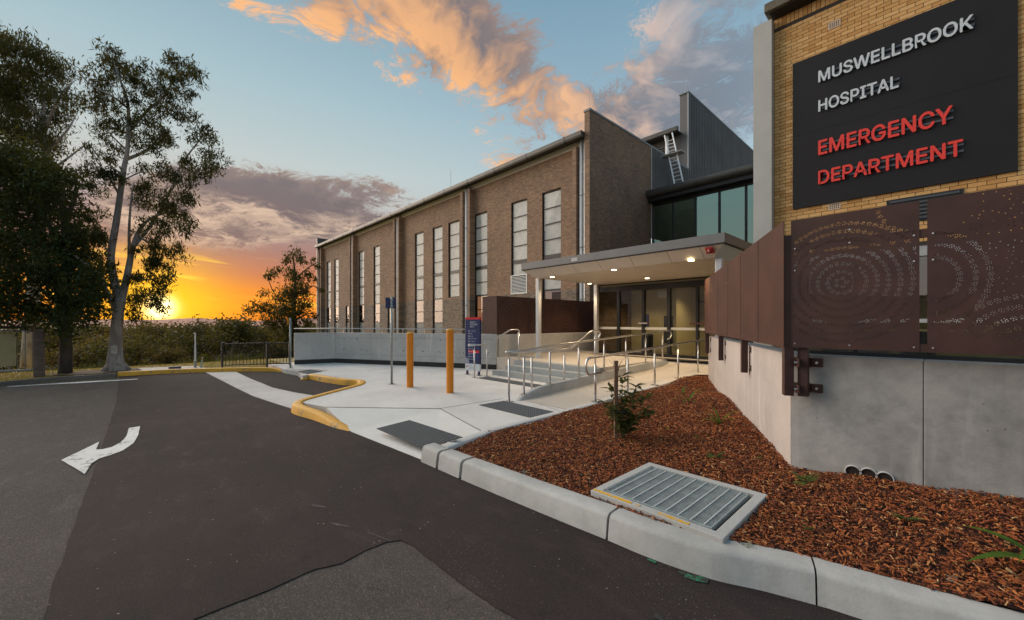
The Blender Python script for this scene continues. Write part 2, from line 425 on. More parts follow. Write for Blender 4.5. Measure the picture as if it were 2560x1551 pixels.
# ---- terrain: level by the road, falling away into a wooded valley beyond the verge
def ground_h(x, y):
    t = -(x + 20.5)
    if t <= 0: return -.03
    return -.03 - 8.5 * (1 - math.exp(-t / 17.0)) - .006 * t
def build_terrain():
    mb = MB(); xs = [-9000, -6000, -4000, -2500, -1500, -900, -500, -300, -200, -140, -100, -80, -65, -55, -47, -40, -35, -31, -28, -26, -24, -22.5, -21.5, -20.5, -19, -16, 60, 200]
    ys = [-4000, -1500, -500, -200, -100, -60, -40, -25, -15, -8, -3, 2, 8, 15, 30, 60, 120, 300, 1000, 2500, 6000]
    for x in xs:
        for y in ys: mb.v.append((x, y, max(ground_h(x, y), -40)))
    n = len(ys)
    for i in range(len(xs) - 1):
        for j in range(n - 1): mb.face(i * n + j, (i + 1) * n + j, (i + 1) * n + j + 1, i * n + j + 1)
    m = pmat('dry_grass_ground', (.42, .30, .10), .95, col2=(.24, .20, .07), vscale=.9, bump=.6, bscale=30)
    return struct(mb.build('ground', m, smooth=True))
build_terrain()

# ---- roads
mb = MB(); mb.sheet([(-16.25, -30), (30, -30), (30, 14), (-16.25, 6)], 0.0); struct(mb.build('road', M_old))
left = [(297, 941), (296, 960), (290, 1010), (270, 1070), (245, 1150), (215, 1230), (180, 1330), (140, 1440), (105, 1551), (-60, 2000)]
notch = [(250, 2000), (485, 1551), (554, 1522), (633, 1493), (702, 1464), (791, 1427), (855, 1412), (918, 1377), (965, 1359), (1002, 1353), (1034, 1367),
         (1071, 1398), (1124, 1441), (1176, 1477), (1240, 1517), (1287, 1546), (1900, 2000)]
right = [(2700, 1750), (2144, 1545), (1776, 1445), (1515, 1345), (1049, 1148), (878, 1070), (790, 1020), (900, 955), (757, 936), (713, 925), (560, 926), (420, 930)]
pl = jitter_line([Z0(*p) for p in left], .12, .012, 3) + jitter_line([Z0(*p) for p in notch], .05, .016, 5) + [Z0(*p) for p in right]
mb = MB(); mb.prism(pl, -.002, .007); struct(mb.build('road_resurfacing', M_new))
# scuffs and litter-pale marks on the fresh asphalt
m_scuff = pmat('tyre_scuff', (.12, .10, .095), .9, col2=(.045, .036, .035), vscale=40)
k = 0
for (px, py, a, l, ww) in [(795, 1268, .5, .09, .018), (850, 1316, .5, .12, .015), (945, 1344, .3, .14, .008)]:
    c0 = Vector((*Z0(px, py), 0)); rr = random.Random(k); k += 1
    u = Vector((math.cos(a), math.sin(a), 0)); v = Vector((-u.y, u.x, 0)); poly = []
    for i in range(14):
        t = 2 * math.pi * i / 14; r_ = rr.uniform(.55, 1.1); q = c0 + u * math.cos(t) * l * r_ + v * math.sin(t) * ww * r_
        poly.append((q.x, q.y))
    o = MB().sheet(poly, .0105).build('scuff_mark', m_scuff); struct(o)

# ---- painted arrow, edge line, green survey paint
def zz(px, py): return Z0(px / 1.8954, 950 + py / 1.8954, .012)
arrow = [(290, 380), (470, 293), (457, 330), (487, 328), (530, 318), (575, 295), (600, 265), (612, 228), (663, 220), (655, 262), (632, 300), (580, 335), (520, 358), (470, 372), (432, 395), (402, 445)]
mb = MB(); mb.sheet(jitter_line([zz(*p) for p in arrow] + [zz(290, 380)], .06, .006)[:-1], .012)
tag(mb.build('road_arrow', M_white), 'worn white curved arrow painted on the asphalt', 'road marking')
mb = MB(); mb.sheet([Z0(18, 966.5, .01), Z0(120, 960, .01), Z0(200, 955, .01), Z0(270, 951.5, .01), Z0(345, 947.5, .01), Z0(345, 948.6, .01), Z0(270, 953.5, .01), Z0(200, 958, .01), Z0(120, 962, .01), Z0(18, 967.8, .01)], .011)
tag(mb.build('edge_line', M_white), 'thin worn white line painted on the road before the old kerb', 'road marking')
m_grn = paint_mat('green_spray', (.025, .22, .10), (.035, .026, .026), 1.1, 38)
rr = random.Random(3); sp = thing('survey_paint', 'small splash of green survey paint beside the garden kerb', 'paint mark', (*Z0(1740, 1450), 0))
for (px, py, r_) in [(1707, 1438, .02), (1722, 1446, .035), (1745, 1452, .04), (1762, 1455, .03), (1632, 1408, .022), (1622, 1404, .012), (1645, 1548, .025)]:
    c0 = Vector((*Z0(px, py), 0))
    MB().sheet([(c0.x + math.cos(i * .5236) * r_ * rr.uniform(.6, 1.5), c0.y + math.sin(i * .5236) * r_ * rr.uniform(.5, 1.1)) for i in range(12)], .0125 + .0004 * rr.random()).build('paint_spot', m_grn, sp)

# ---- concrete gutter strip across the bay
gl = [(514, 932.5), (549, 950), (590, 971), (633, 992), (690, 1011), (741, 1027)]
gr_ = [(790, 992), (735, 983), (681, 971), (655, 960), (630, 950), (608, 940), (590, 931)]
mb = MB(); mb.prism([Z0(*p) for p in gl + gr_], 0, .016); struct(mb.build('gutter_strip', M_gut))

# ---- footpath slab
K_top = [(757, 938.5), (776, 935.5), (827, 944), (867, 949), (898, 951), (906, 955), (900, 961), (880, 967), (830, 980), (780, 993.5), (752, 1002)]
slab = [Z0(816, 1018, PATH_Z), Z0(1100, 1022, PATH_Z), (-4.05, 3.35), (-4.12, 5.3), (-5.5, 5.3), (-5.5, 12.0), (-9.9, 12.0), (-9.9, 8.7), (-15.4, 5.7), (-16.4, 5.2), (-16.4, 3.4)]
slab += [Z0(713, 924, PATH_Z), Z0(745, 936, .06)] + [Z0(px, py, .14) for px, py in K_top] + [Z0(760, 1008, .13)]
mb = MB(); mb.prism(slab, -.05, PATH_Z); struct(mb.build('footpath', M_path))
# sloped crossing slab down to the road
A, B_, C_, D_, E_ = gz(816, 1019, PATH_Z), gz(1100, 1023, PATH_Z), Vector((-4.05, 3.34, PATH_Z)), gz(1062, 1152, .012), gz(878, 1079, .012)
mb = MB()
for p in (A, B_, C_, D_, E_): mb.v.append(tuple(p))
mb.face(4, 1, 0); mb.face(4, 3, 1); mb.face(3, 2, 1)
mb.quad((A.x, A.y, -.05), (E_.x, E_.y, -.05), E_, A); mb.quad((E_.x, E_.y, -.05), (D_.x, D_.y, -.05), D_, E_)
struct(mb.build('crossing_slab', concrete_mat('crossing_concrete', (.72, .69, .65), (.58, .55, .51), .5)))
# saw-cut joints (narrow dark recess strips)
m_joint = pmat('joint_filler', (.09, .085, .08), .9)
def joint(pts, w_=.014, z=PATH_Z + .003):
    mb = MB(); pts = [Vector((p[0], p[1], z)) for p in pts]
    for a, b in zip(pts[:-1], pts[1:]):
        n = Vector((-(b - a).y, (b - a).x, 0)).normalized() * w_ / 2
        mb.quad(a - n, b - n, b + n, a + n)
    return struct(mb.build('path_joint', m_joint))
joint([Z0(816, 1018, PATH_Z), Z0(1100, 1022, PATH_Z), Z0(1258, 997, PATH_Z)])
joint([Z0(1100, 1022, PATH_Z), (-4.25, 3.4)], .012)
joint([Z0(1340, 1008, PATH_Z), (-4.25, 5.1)], .008)
m_lid = concrete_mat('ramp_patch', (.47, .42, .37), (.38, .34, .30), .6)
mb = MB(); mb.sheet([Z0(713, 923, .134), Z0(795, 923.5, .134), Z0(822, 927, .134), Z0(776, 934.5, .134), Z0(757, 938, .1), Z0(722, 930, .06)], .134); struct(mb.build('kerb_ramp', m_lid))

# ---- kerbs
def kerb_sweep(name, pts, wid, mat, zbot=-.05, taper=.03, rnd_=.03, parent=None):
    """swept kerb from (x, y, ztop, side offset direction automatically left) centre points"""
    mb = MB(); n = len(pts); rows = []
    for i, p in enumerate(pts):
        a = Vector(pts[max(0, i - 1)][:2]); b = Vector(pts[min(n - 1, i + 1)][:2]); t = (b - a).normalized(); nr = Vector((-t.y, t.x))
        h = wid / 2; zt = p[2]; row = []
        for (o, z) in ((-h - taper, zbot), (-h, max(zt - rnd_, zbot + .005)), (-h + rnd_ * .6, zt - rnd_ * .25), (-h + rnd_ * 1.4, zt), (h - rnd_ * 1.4, zt), (h - rnd_ * .6, zt - rnd_ * .25), (h, max(zt - rnd_, zbot + .005)), (h + taper, zbot)):
            row.append(len(mb.v)); mb.v.append((p[0] + nr.x * o, p[1] + nr.y * o, z))
        rows.append(row)
    for r0, r1 in zip(rows[:-1], rows[1:]):
        for j in range(7): mb.face(r0[j + 1], r0[j], r1[j], r1[j + 1])
    mb.face(*rows[0]); mb.face(*reversed(rows[-1]))
    return smooth_by_angle(mb.build(name, mat, parent), 50)
def smooth_pts(pts, n=4):
    out = []
    P_ = [Vector(p) for p in pts]
    for i in range(len(P_) - 1):
        p0, p1, p2, p3 = P_[max(0, i - 1)], P_[i], P_[i + 1], P_[min(len(P_) - 1, i + 2)]
        for k in range(n):
            t = k / n
            out.append(tuple(.5 * ((2 * p1) + (-p0 + p2) * t + (2 * p0 - 5 * p1 + 4 * p2 - p3) * t * t + (-p0 + 3 * p1 - 3 * p2 + p3) * t ** 3)))
    out.append(tuple(P_[-1])); return out
kt = [(*Z0(px, py, .14), .155) for px, py in K_top]; kt[0] = (kt[0][0], kt[0][1], .03); kt[1] = (kt[1][0], kt[1][1], .14)
kt += [(*Z0(744, 1011, .13), .15), (*Z0(757, 1018, .13), .145), (*Z0(800, 1034, .1), .12), (*Z0(845, 1058, .05), .06), (*Z0(882, 1077, .0), .016)]
tag(kerb_sweep('yellow_kerb', smooth_pts(kt), .17, M_yel), 'yellow painted kerb with scuffed top curving round the parking bay nose', 'kerb')
fk = [(*Z0(px, py, .0), .13) for px, py in [(295, 941.5), (360, 937.5), (427, 934), (500, 931.5), (560, 930), (620, 929), (680, 929), (712, 930.5)]]
fk[-1] = (fk[-1][0], fk[-1][1], .05)
tag(kerb_sweep('yellow_kerb', smooth_pts(fk, 2), .2, M_yel), 'long straight yellow painted kerb along the grass verge', 'kerb')
bk = [(*Z0(px, py, .0), .10) for px, py in [(292, 942.5), (200, 948), (120, 953), (40, 961), (-120, 978)]]
tag(kerb_sweep('old_kerb', bk, .18, M_brownkerb), 'low dirty brown kerb beside the gum tree and fence pier', 'kerb')

# ---- garden kerb: cast blocks with open joints
KB = [(1049, 1156), (1148, 1200), (1270, 1252), (1400, 1306.6), (1515, 1353.7), (1626, 1400.8), (1776, 1452.6), (1908, 1483), (2043, 1518.5), (2144, 1551)]
kw = [Vector((*Z0(px, py), .0)) for px, py in KB]
dirn = (kw[-1] - kw[-2]).normalized(); kw += [kw[-1] + dirn * .8, kw[-1] + dirn * 2.0 + Vector((0, .05, 0)), kw[-1] + dirn * 3.4 + Vector((0, .1, 0))]
kc = smooth_pts([tuple(p) for p in kw], 6)
KW = .20
kcc = []
for i, p in enumerate(kc):
    a = Vector(kc[max(0, i - 1)]); b = Vector(kc[min(len(kc) - 1, i + 1)]); t = (b - a).normalized(); nr = Vector((-t.y, t.x, 0))
    q = Vector(p) + nr * (KW / 2 + .03); kcc.append((q.x, q.y, .185))
kroot = thing('garden_kerb', 'smooth grey concrete kerb in blocks along the mulch bed and road', 'kerb', (kcc[0][0], kcc[0][1], 0))
def along(pts, s0, s1, gap):
    out = []; acc = 0.0
    for a, b in zip(pts[:-1], pts[1:]):
        a = Vector(a); b = Vector(b); L = (b - a).length
        for k in range(6):
            s = acc + L * k / 6
            if s0 + gap <= s <= s1 - gap: out.append(tuple(a.lerp(b, k / 6)))
        acc += L
    return out
jx = [0, .16, .52, None]
def s_at(px, py):
    q = Vector((*Z0(px, py), 0)); acc = 0; best = (9e9, 0)
    for a, b in zip(kcc[:-1], kcc[1:]):
        a = Vector(a); b = Vector(b)
        if (Vector((a.x, a.y, 0)) - q).length < best[0]: best = ((Vector((a.x, a.y, 0)) - q).length, acc)
        acc += (b - a).length
    return best[1], acc
tot = s_at(1049, 1156)[1]
cuts = [.0, s_at(1085, 1172)[0], s_at(1150, 1200)[0], s_at(1516, 1353)[0], s_at(2043, 1518)[0], s_at(2043, 1518)[0] + 1.6, tot]
for a, b in zip(cuts[:-1], cuts[1:]):
    pts = along(kcc, a, b, .002)
    if len(pts) > 1: kerb_sweep('kerb_block', pts, KW, M_kerb, parent=kroot)
# path-side edging strip, rising with the ramp
def kz(Y): return .145 + max(0, (Y - 5.0)) * .031
GKX = -4.19
ep = [(-3.90, 2.56, .178), (-4.00, 2.95, .170), (-4.13, 3.5, .160)] + [(GKX, y, kz(y) + .01) for y in (4.2, 5.2, 6.0, 7.0, 8.0, 9.0, 10.0, 10.8)]
kerb_sweep('edging_strip', smooth_pts(ep, 3), .17, concrete_mat('edge_concrete', (.62, .60, .57), (.48, .46, .44), .6), parent=kroot, rnd_=.02, taper=.01)

# ---- ramp, steps, landing
def ramp_z(Y): return PATH_Z if Y < 5.3 else (PATH_Z + (Y - 5.3) * .040 if Y < 10.8 else min(.52, PATH_Z + .22 + (Y - 10.8) * .17))
mb = MB(); ys = [5.3, 6, 7, 8, 9, 10, 10.8, 11.4, 11.9, 12.6]; xl = -5.5
for y in ys: mb.v += [(-5.52, y, ramp_z(y) + .004), (-2.9 if y > 10.5 else -4.12, y, ramp_z(y) + .004)]
for i in range(len(ys) - 1): mb.face(2 * i, 2 * i + 1, 2 * i + 3, 2 * i + 2)
struct(mb.build('ramp', M_ramp))
st = thing('entrance_steps', 'three wide grey concrete steps up to the entrance landing', 'steps', (-7.0, 7.3, PATH_Z))
mb = MB(); mb.box(-8.62, -5.53, 7.29, 7.62, 0, .26); mb.build('tread', M_step, st, bevel=.008)
mb = MB(); mb.box(-8.40, -5.53, 7.60, 7.92, 0, .39); mb.build('tread', M_step, st, bevel=.008)
mb = MB(); mb.box(-8.38, -5.53, 7.90, 8.25, 0, .518); mb.build('tread', M_step, st, bevel=.008)
for y, z in ((7.295, .2612), (7.605, .3912), (7.905, .5192)):
    mb = MB(); mb.box(-8.36, -5.56, y + .01, y + .055, z - .004, z + .002); mb.build('nosing_strip', pmat('nosing', (.16, .165, .17), .6), st)
mb = MB(); mb.box(-9.58, -5.53, 8.2, 12.6, 0, .52); struct(mb.build('landing', M_ramp))
mb = MB(); mb.box(-8.25, -3.0, 11.35, 11.72, .521, .5245) ; mb.build('drain_channel', pmat('drain_dark', (.06, .05, .04), .7)); struct(bpy.data.objects['drain_channel'])
ck = [(-5.46, 5.22, .135), (-5.46, 5.32, .19), (-5.46, 5.6, .275), (-5.46, 6.0, .335), (-5.46, 7.1, .385), (-5.46, 8.1, .43), (-5.46, 9.1, .475), (-5.46, 10.1, .51), (-5.46, 10.9, .52), (-5.46, 11.15, .515), (-5.46, 11.25, .45)]
tag(kerb_sweep('ramp_kerb', smooth_pts(ck, 3), .16, M_kerb, taper=.0), 'rounded concrete upstand kerb dividing steps and ramp', 'kerb')

# ---- tactile paving pads
m_tac = pmat('tactile_tile', (.060, .062, .066), .75, var=.2, vscale=6); m_dome = pmat('tactile_dome', (.12, .125, .13), .6)
def tactile(quad, z, label, nx, ny):
    P_ = [gz(px, py, z) if not isinstance(px, Vector) else px for px, py in quad]
    return tactile_w(P_, label, nx, ny)
def tactile_w(P_, label, nx, ny):
    c0 = sum(P_, Vector()) / 4
    t = thing('tactile_pad', label, 'tactile paving', c0)
    mb = MB(); up = Vector((0, 0, 1))
    mb.hexa([p + up * .003 for p in P_] + [p + up * .009 for p in P_]); mb.build('base_tile', m_tac, t)
    mb = MB()
    for i in range(nx):
        for j in range(ny):
            u = (i + .5) / nx; v = (j + .5) / ny
            q = (P_[0].lerp(P_[1], u)).lerp(P_[3].lerp(P_[2], u), v) + up * .009
            k = len(mb.v); r1, r2, h = .018, .012, .006
            for rr_, hh in ((r1, 0), (r2, h)):
                for a in range(8): mb.v.append((q.x + math.cos(a * .7854) * rr_, q.y + math.sin(a * .7854) * rr_, q.z + hh))
            for a in range(8): mb.face(k + a, k + (a + 1) % 8, k + 8 + (a + 1) % 8, k + 8 + a)
            mb.face(*[k + 8 + a for a in range(8)])
    o = mb.build('warning_domes', m_dome, t); o['kind'] = 'stuff'
    return t
# crossing pad follows the slope: heights interpolated on the sloping slab
def slope_pt(px, py):
    for it in range(1):
        a = gz(px, py, .06)
    n = (D_ - E_).cross(A - E_).normalized(); dd = ray(px, py); o_ = Vector((0, 0, EYE)); t_ = (E_ - o_).dot(n) / dd.dot(n)
    return o_ + dd * t_
tactile_w([slope_pt(941, 1073), slope_pt(1056.5, 1123), slope_pt(1157, 1095), slope_pt(1024, 1052)], 'dark tactile pad on the sloping slab beside the road edge', 26, 12)
tactile([(1197, 1013.7), (1325.7, 1045.4), (1388, 1031.8), (1259.4, 1003.7)], PATH_Z, 'dark tactile pad at the foot of the ramp', 26, 12)
tactile_w([Vector((-8.35, 6.55, PATH_Z)), Vector((-5.62, 6.55, PATH_Z)), Vector((-5.62, 6.92, PATH_Z)), Vector((-8.35, 6.92, PATH_Z))], 'long dark tactile strip before the entrance steps', 52, 7)
tactile([(744.3, 930), (768.4, 935), (804.6, 929.3), (776.4, 924.6)], .136, 'small dark tactile pad beside the slender post with an orange plate', 12, 9)
# ================================================================== GARDEN BED AND CONCRETE WALLS
WA = Vector((-.97, 4.54, 0)); WB = Vector((-3.57, 9.41, 0)); wdir = (WB - WA).normalized(); wn = Vector((wdir.y * -1, wdir.x, 0))
if wn.dot(Vector((-1, -1, 0))) < 0: wn = -wn          # faces the path
UPV = Vector((0, 0, 1))
CTRL = [(-4.1, 2.7, .125), (-4.1, 4.2, .13), (-4.1, 5.9, .15), (-4.1, 8, .215), (-4.0, 10, .29), (-3.57, 9.41, .33), (-2.28, 7, .325), (-1.73, 5.97, .28), (-1.34, 5.24, .26), (-.97, 4.54, .225),
        (-.3, 4.5, .29), (.4, 4.5, .35), (2, 4.5, .4), (-3.2, 2.75, .155), (-2.4, 2.8, .16), (-1.7, 2.85, .165), (-.4, 3.1, .17), (1, 3.5, .19), (2.5, 3.9, .2), (-1.4, 3.3, .185), (-2.6, 4.5, .20)]
def mz(x, y):
    sw = sz = 0
    for a, b, z in CTRL:
        w_ = 1 / ((x - a) ** 2 + (y - b) ** 2 + .02) ** 1.5; sw += w_; sz += w_ * z
    return sz / sw + mnoise.noise(Vector((x * 2.3, y * 2.3, 0))) * .012
bed = [(-4.12, 2.6), (-4.12, 10.4), (-3.6, 9.6), (WB.x + .05, WB.y), (WA.x + .06, WA.y + .05), (-.97, 4.58), (2.6, 4.58), (2.6, 3.7)]
inner = []
for i, p in enumerate(kcc):
    a = Vector(kcc[max(0, i - 1)]); b = Vector(kcc[min(len(kcc) - 1, i + 1)]); t = (b - a).normalized()
    inner.append((p[0] - t.y * .06, p[1] + t.x * .06))
bed = [(-4.12, 2.62)] + [(-4.12, y) for y in (4, 6, 8, 10.4)] + [(WB.x - .05, WB.y + .4), (WB.x + .08, WB.y), (WA.x + .08, WA.y + .06), (2.9, 4.6)] + [p for p in reversed(inner) if -4.0 < p[0] < 2.9]
def inside(poly, x, y):
    r_ = False; n = len(poly)
    for i in range(n):
        x0, y0 = poly[i]; x1, y1 = poly[(i + 1) % n]
        if (y0 > y) != (y1 > y) and x < (x1 - x0) * (y - y0) / (y1 - y0) + x0: r_ = not r_
    return r_
GR = (-1.975, -.945, 2.735, 3.71)      # pit grate footprint
def mulch_mat():
    def fn(t, b, pos):
        g = t.new('ShaderNodeNewGeometry')
        r_ = g.outputs['Random Per Island']
        colr = t.ramp(r_, [(0, (.06, .016, .007)), (.25, (.16, .040, .012)), (.55, (.32, .082, .020)), (.85, (.46, .135, .034)), (.95, (.58, .25, .08)), (1, (.72, .46, .22))])
        colr = t.mix(t.step(t.noise(pos, 60, 3), .3, .7), colr, t.mix(1.0, colr, (.7, .65, .6), 'MULTIPLY'))
        t.put(b.inputs['Base Color'], colr)
    return pmat('bark_chip', (.12, .04, .02), .85, fn=fn)
M_mulch = mulch_mat()
m_soil = pmat('garden_soil', (.05, .017, .009), .95, var=.4, vscale=14, bump=.8, bscale=40)
mb = MB(); st_ = .14; idx = {}
x0, x1, y0, y1 = -4.2, 3.0, 2.2, 10.5
def gv(i, j):
    if (i, j) not in idx:
        x = x0 + i * st_; y = y0 + j * st_; idx[(i, j)] = len(mb.v); mb.v.append((x, y, mz(x, y) - .028))
    return idx[(i, j)]
for i in range(int((x1 - x0) / st_) + 1):
    for j in range(int((y1 - y0) / st_) + 1):
        cx_, cy_ = x0 + (i + .5) * st_, y0 + (j + .5) * st_
        if inside(bed, cx_, cy_) and not (GR[0] < cx_ < GR[1] and GR[2] < cy_ < GR[3]): mb.face(gv(i, j), gv(i + 1, j), gv(i + 1, j + 1), gv(i, j + 1))
soil = struct(mb.build('garden_bed', m_soil, smooth=True))
mb = MB(); rr = random.Random(11); nchip = 0
while nchip < 62000:
    # denser towards the street side where single chips can be told apart
    x = rr.uniform(-4.15, 2.6); y = rr.uniform(2.3, 10.3)
    if y > 6.5 and rr.random() < .45: continue
    if not inside(bed, x, y) or (GR[0] < x < GR[1] and GR[2] < y < GR[3]): continue
    nchip += 1
    L = rr.choice((.018, .024, .03, .036, .045)) * rr.uniform(.7, 1.25); wd = L * rr.uniform(.16, .36) ; th = rr.uniform(.003, .008)
    a = rr.uniform(0, 6.283); ti = rr.gauss(0, .32); ro = rr.gauss(0, .4)
    u = Vector((math.cos(a) * math.cos(ti), math.sin(a) * math.cos(ti), math.sin(ti))); v = Vector((-math.sin(a), math.cos(a), 0)); v = (v * math.cos(ro) + u.cross(v) * math.sin(ro)); n = u.cross(v)
    c0 = Vector((x, y, mz(x, y) + rr.uniform(-.004, .016)))
    i = len(mb.v); s_ = rr.uniform(.35, .8)
    for q in (c0 - u * L / 2 - v * wd / 2 * s_, c0 + u * L / 2 - v * wd / 2 * .8, c0 + u * L / 2 * .9 + v * wd / 2 * s_, c0 - u * L / 2 + v * wd / 2):
        mb.v.append(tuple(q))
    for q in (c0 - u * L / 2.3 - v * wd / 2.4 * s_ + n * th, c0 + u * L / 2.2 - v * wd / 2.6 + n * th, c0 + u * L / 2.4 + v * wd / 2.4 * s_ + n * th, c0 - u * L / 2.2 + v * wd / 2.6 + n * th):
        mb.v.append(tuple(q))
    for q in ((4, 5, 6, 7), (0, 1, 5, 4), (1, 2, 6, 5), (2, 3, 7, 6), (3, 0, 4, 7)): mb.face(*[i + k for k in q])
ch = mb.build('bark_mulch', M_mulch); tag(ch, 'loose red brown bark mulch covering the garden bed', 'mulch'); ch['kind'] = 'stuff'

# ---- steel pit grate in its concrete surround
M_galv = pmat('galvanised_steel', (.38, .43, .44), .5, .35, var=.15, vscale=9)
gt = thing('pit_grate', 'galvanised steel drainage grate set in a concrete surround in the mulch', 'drain grate', ((GR[0] + GR[1]) / 2, (GR[2] + GR[3]) / 2, .2))
GZ = .215; ax0, ax1, ay0, ay1 = GR; bw = .075
m_sur = concrete_mat('pit_concrete', (.50, .49, .47), (.36, .35, .33), .7)
for (a, b, c_, e) in ((ax0, ax1, ay0, ay0 + bw), (ax0, ax1, ay1 - bw, ay1), (ax0, ax0 + bw, ay0 + bw, ay1 - bw), (ax1 - bw, ax1, ay0 + bw, ay1 - bw)):
    MB().box(a + .0005, b - .0005, c_ + .0005, e - .0005, 0, GZ).build('surround', m_sur, gt, bevel=.006)
MB().box(ax0 + bw, ax1 - bw, ay0 + bw, ay1 - bw, -.12, -.10).build('pit_floor', pmat('pit_floor', (.055, .085, .09), .5, var=.5, vscale=5), gt)
mb = MB()
for s_ in (0, 1):
    xx = ax0 + bw if s_ == 0 else ax1 - bw
    mb.quad((xx, ay0 + bw, -.4), (xx, ay1 - bw, -.4), (xx, ay1 - bw, GZ - .03), (xx, ay0 + bw, GZ - .03))
    yy = ay0 + bw if s_ == 0 else ay1 - bw
    mb.quad((ax0 + bw, yy, -.4), (ax1 - bw, yy, -.4), (ax1 - bw, yy, GZ - .03), (ax0 + bw, yy, GZ - .03))
mb.build('pit_wall', pmat('pit_wall', (.20, .23, .23), .8), gt)
ix0, ix1, iy0, iy1 = ax0 + bw + .012, ax1 - bw - .03, ay0 + bw + .008, ay1 - bw - .03
for (a, b, c_, e) in ((ix0, ix1, iy0, iy0 + .012), (ix0, ix1, iy1 - .012, iy1), (ix0, ix0 + .008, iy0 + .012, iy1 - .012), (ix1 - .008, ix1, iy0 + .012, iy1 - .012)):
    MB().box(a, b, c_, e, GZ - .035, GZ + .003).build('frame_bar', M_galv, gt)
nb = 30; proto = None
for k in range(nb):
    y = iy0 + .012 + (iy1 - iy0 - .024) * (k + .5) / nb
    if proto is None:
        proto = MB().box(ix0 + .009, ix1 - .009, y - .0024, y + .0024, GZ - .03, GZ + .001).build('bearing_bar', M_galv, gt); ybase = y
    else:
        o = proto.copy(); COL.objects.link(o); o.parent = gt; o.location.y += y - ybase
proto = None
for k in range(9):
    x = ix0 + (ix1 - ix0) * (k + .6) / 9.2
    if proto is None:
        proto = MB().box(x - .004, x + .004, iy0 + .013, iy1 - .013, GZ - .006, GZ + .0035).build('cross_rod', pmat('rod_steel', (.62, .64, .63), .5, .2), gt); xb = x
    else:
        o = proto.copy(); COL.objects.link(o); o.parent = gt; o.location.x += x - xb
m_ys = paint_mat('yellow_line_paint', (.80, .42, .01), (.45, .44, .42), .6, 22)
for (a, b) in ((ax0 + .01, ax0 + .36), (ax0 + .40, ax0 + .43), (ax0 + .58, ax0 + .80)):
    MB().box(a, b, ay0 + .012, ay0 + .045, GZ + .001, GZ + .003).build('paint_stripe', m_ys, gt)

# ---- front concrete wall with pipe outlets
WT = 1.30
fw_ = thing('concrete_wall', 'grey off-form concrete wall with three round pipe outlets behind the mulch', 'wall', (0, 4.6, .2))
xj = gy(2309, 900, 4.54).x
MB().box(-.965, xj - .002, 4.54, 4.74, -.1, WT).build('wall_panel', M_wallc, fw_, bevel=.006)
MB().box(xj + .002, 3.2, 4.54, 4.74, -.1, WT - .002).build('wall_panel', M_wallc, fw_, bevel=.006)
MB().box(xj - .002, xj + .002, 4.548, 4.72, -.1, WT - .01).build('joint_sealant', pmat('wall_sealant', (.16, .155, .15), .9), fw_)
m_pvc = pmat('pipe_pvc', (.55, .54, .52), .5); m_hole = pmat('pipe_inside', (.02, .015, .012), .9)
for px, py in ((2133, 1180), (2172, 1187), (2213, 1197)):
    c0 = gy(px, py, 4.535); mb = MB(); n = 20
    for (r_, y) in ((.058, 4.545), (.058, 4.520), (.050, 4.520), (.050, 4.60)):
        for j in range(n): mb.v.append((c0.x + math.cos(2 * math.pi * j / n) * r_, y, c0.z + math.sin(2 * math.pi * j / n) * r_))
    for k in range(3):
        for j in range(n): mb.face(k * n + j, k * n + (j + 1) % n, (k + 1) * n + (j + 1) % n, (k + 1) * n + j)
    p = mb.build('pipe_outlet', m_pvc, fw_, smooth=True)
    mb = MB(); mb.v = [(c0.x + math.cos(2 * math.pi * j / n) * .0505, 4.5355, c0.z + math.sin(2 * math.pi * j / n) * .0505) for j in range(n)]; mb.f = [tuple(range(n))]; mb.m = [0]
    mb.build('pipe_mouth', m_hole, p)
# ---- angled concrete wall
M_walla = concrete_mat('angled_concrete', (.52, .46, .43), (.38, .34, .32), .8, streak=True, hol=True)
aw = thing('concrete_wall', 'angled pinkish concrete wall in three bays carrying solid brown panels', 'wall', (WA + WB) / 2 + UPV * .25)
Ltot = (WB - WA).length
for k in range(3):
    a = WA + wdir * (Ltot * k / 3 + (.004 if k else .0)); b = WA + wdir * (Ltot * (k + 1) / 3 - .004)
    back = -wn * .2
    q = [a, a + back, b + back, b]
    if k == 0: q[1] = Vector((WA.x + .16, 4.7405, 0)); q[0] = WA + Vector((-.001, .001, 0)); 
    z0_, z1_ = -.1, WT - .004
    MB().hexa([Vector((p.x, p.y, z0_)) for p in q] + [Vector((p.x, p.y, z1_)) for p in q]).build('wall_panel', M_walla, aw, bevel=.005)
# ---- brown screens
M_brn = pmat('rust_brown_metal', (.060, .026, .021), .55, .0, var=.18, vscale=5, spec=.4)
M_brn2 = pmat('rust_brown_sheet', (.062, .024, .017), .66, .0, var=.2, vscale=2.2, spec=.35)
M_bolt = pmat('bolt_steel', (.62, .62, .62), .3, .9)
SB, ST = 1.375, 2.53
sa = thing('panel_screen', 'solid rust brown panel screen bolted to the angled concrete wall', 'screen', WA + UPV * .93)
PA = WA + wn * .11 - wdir * .2; PL = 5.46; pw = PL / 6
for k in range(6):
    a = PA + wdir * (pw * k + .008); b = PA + wdir * (pw * (k + 1) - .008); th = -wn * .006
    q = [a, a + th, b + th, b]
    p = MB().hexa([Vector((v.x, v.y, SB)) for v in q] + [Vector((v.x, v.y, ST)) for v in q]).build('screen_panel', M_brn2, sa)
    for (s_, z) in ((.10, SB + .05), (.5, SB + .06), (.9, SB + .05), (.12, ST - .3), (.5, ST - .27), (.88, ST - .3)):
        c0 = a.lerp(b, s_) + wn * .002; c0.z = z; mb = MB()
        mb.tube([c0 - wn * .004, c0 + wn * .004], .006, 8); mb.build('bolt', M_bolt, p)
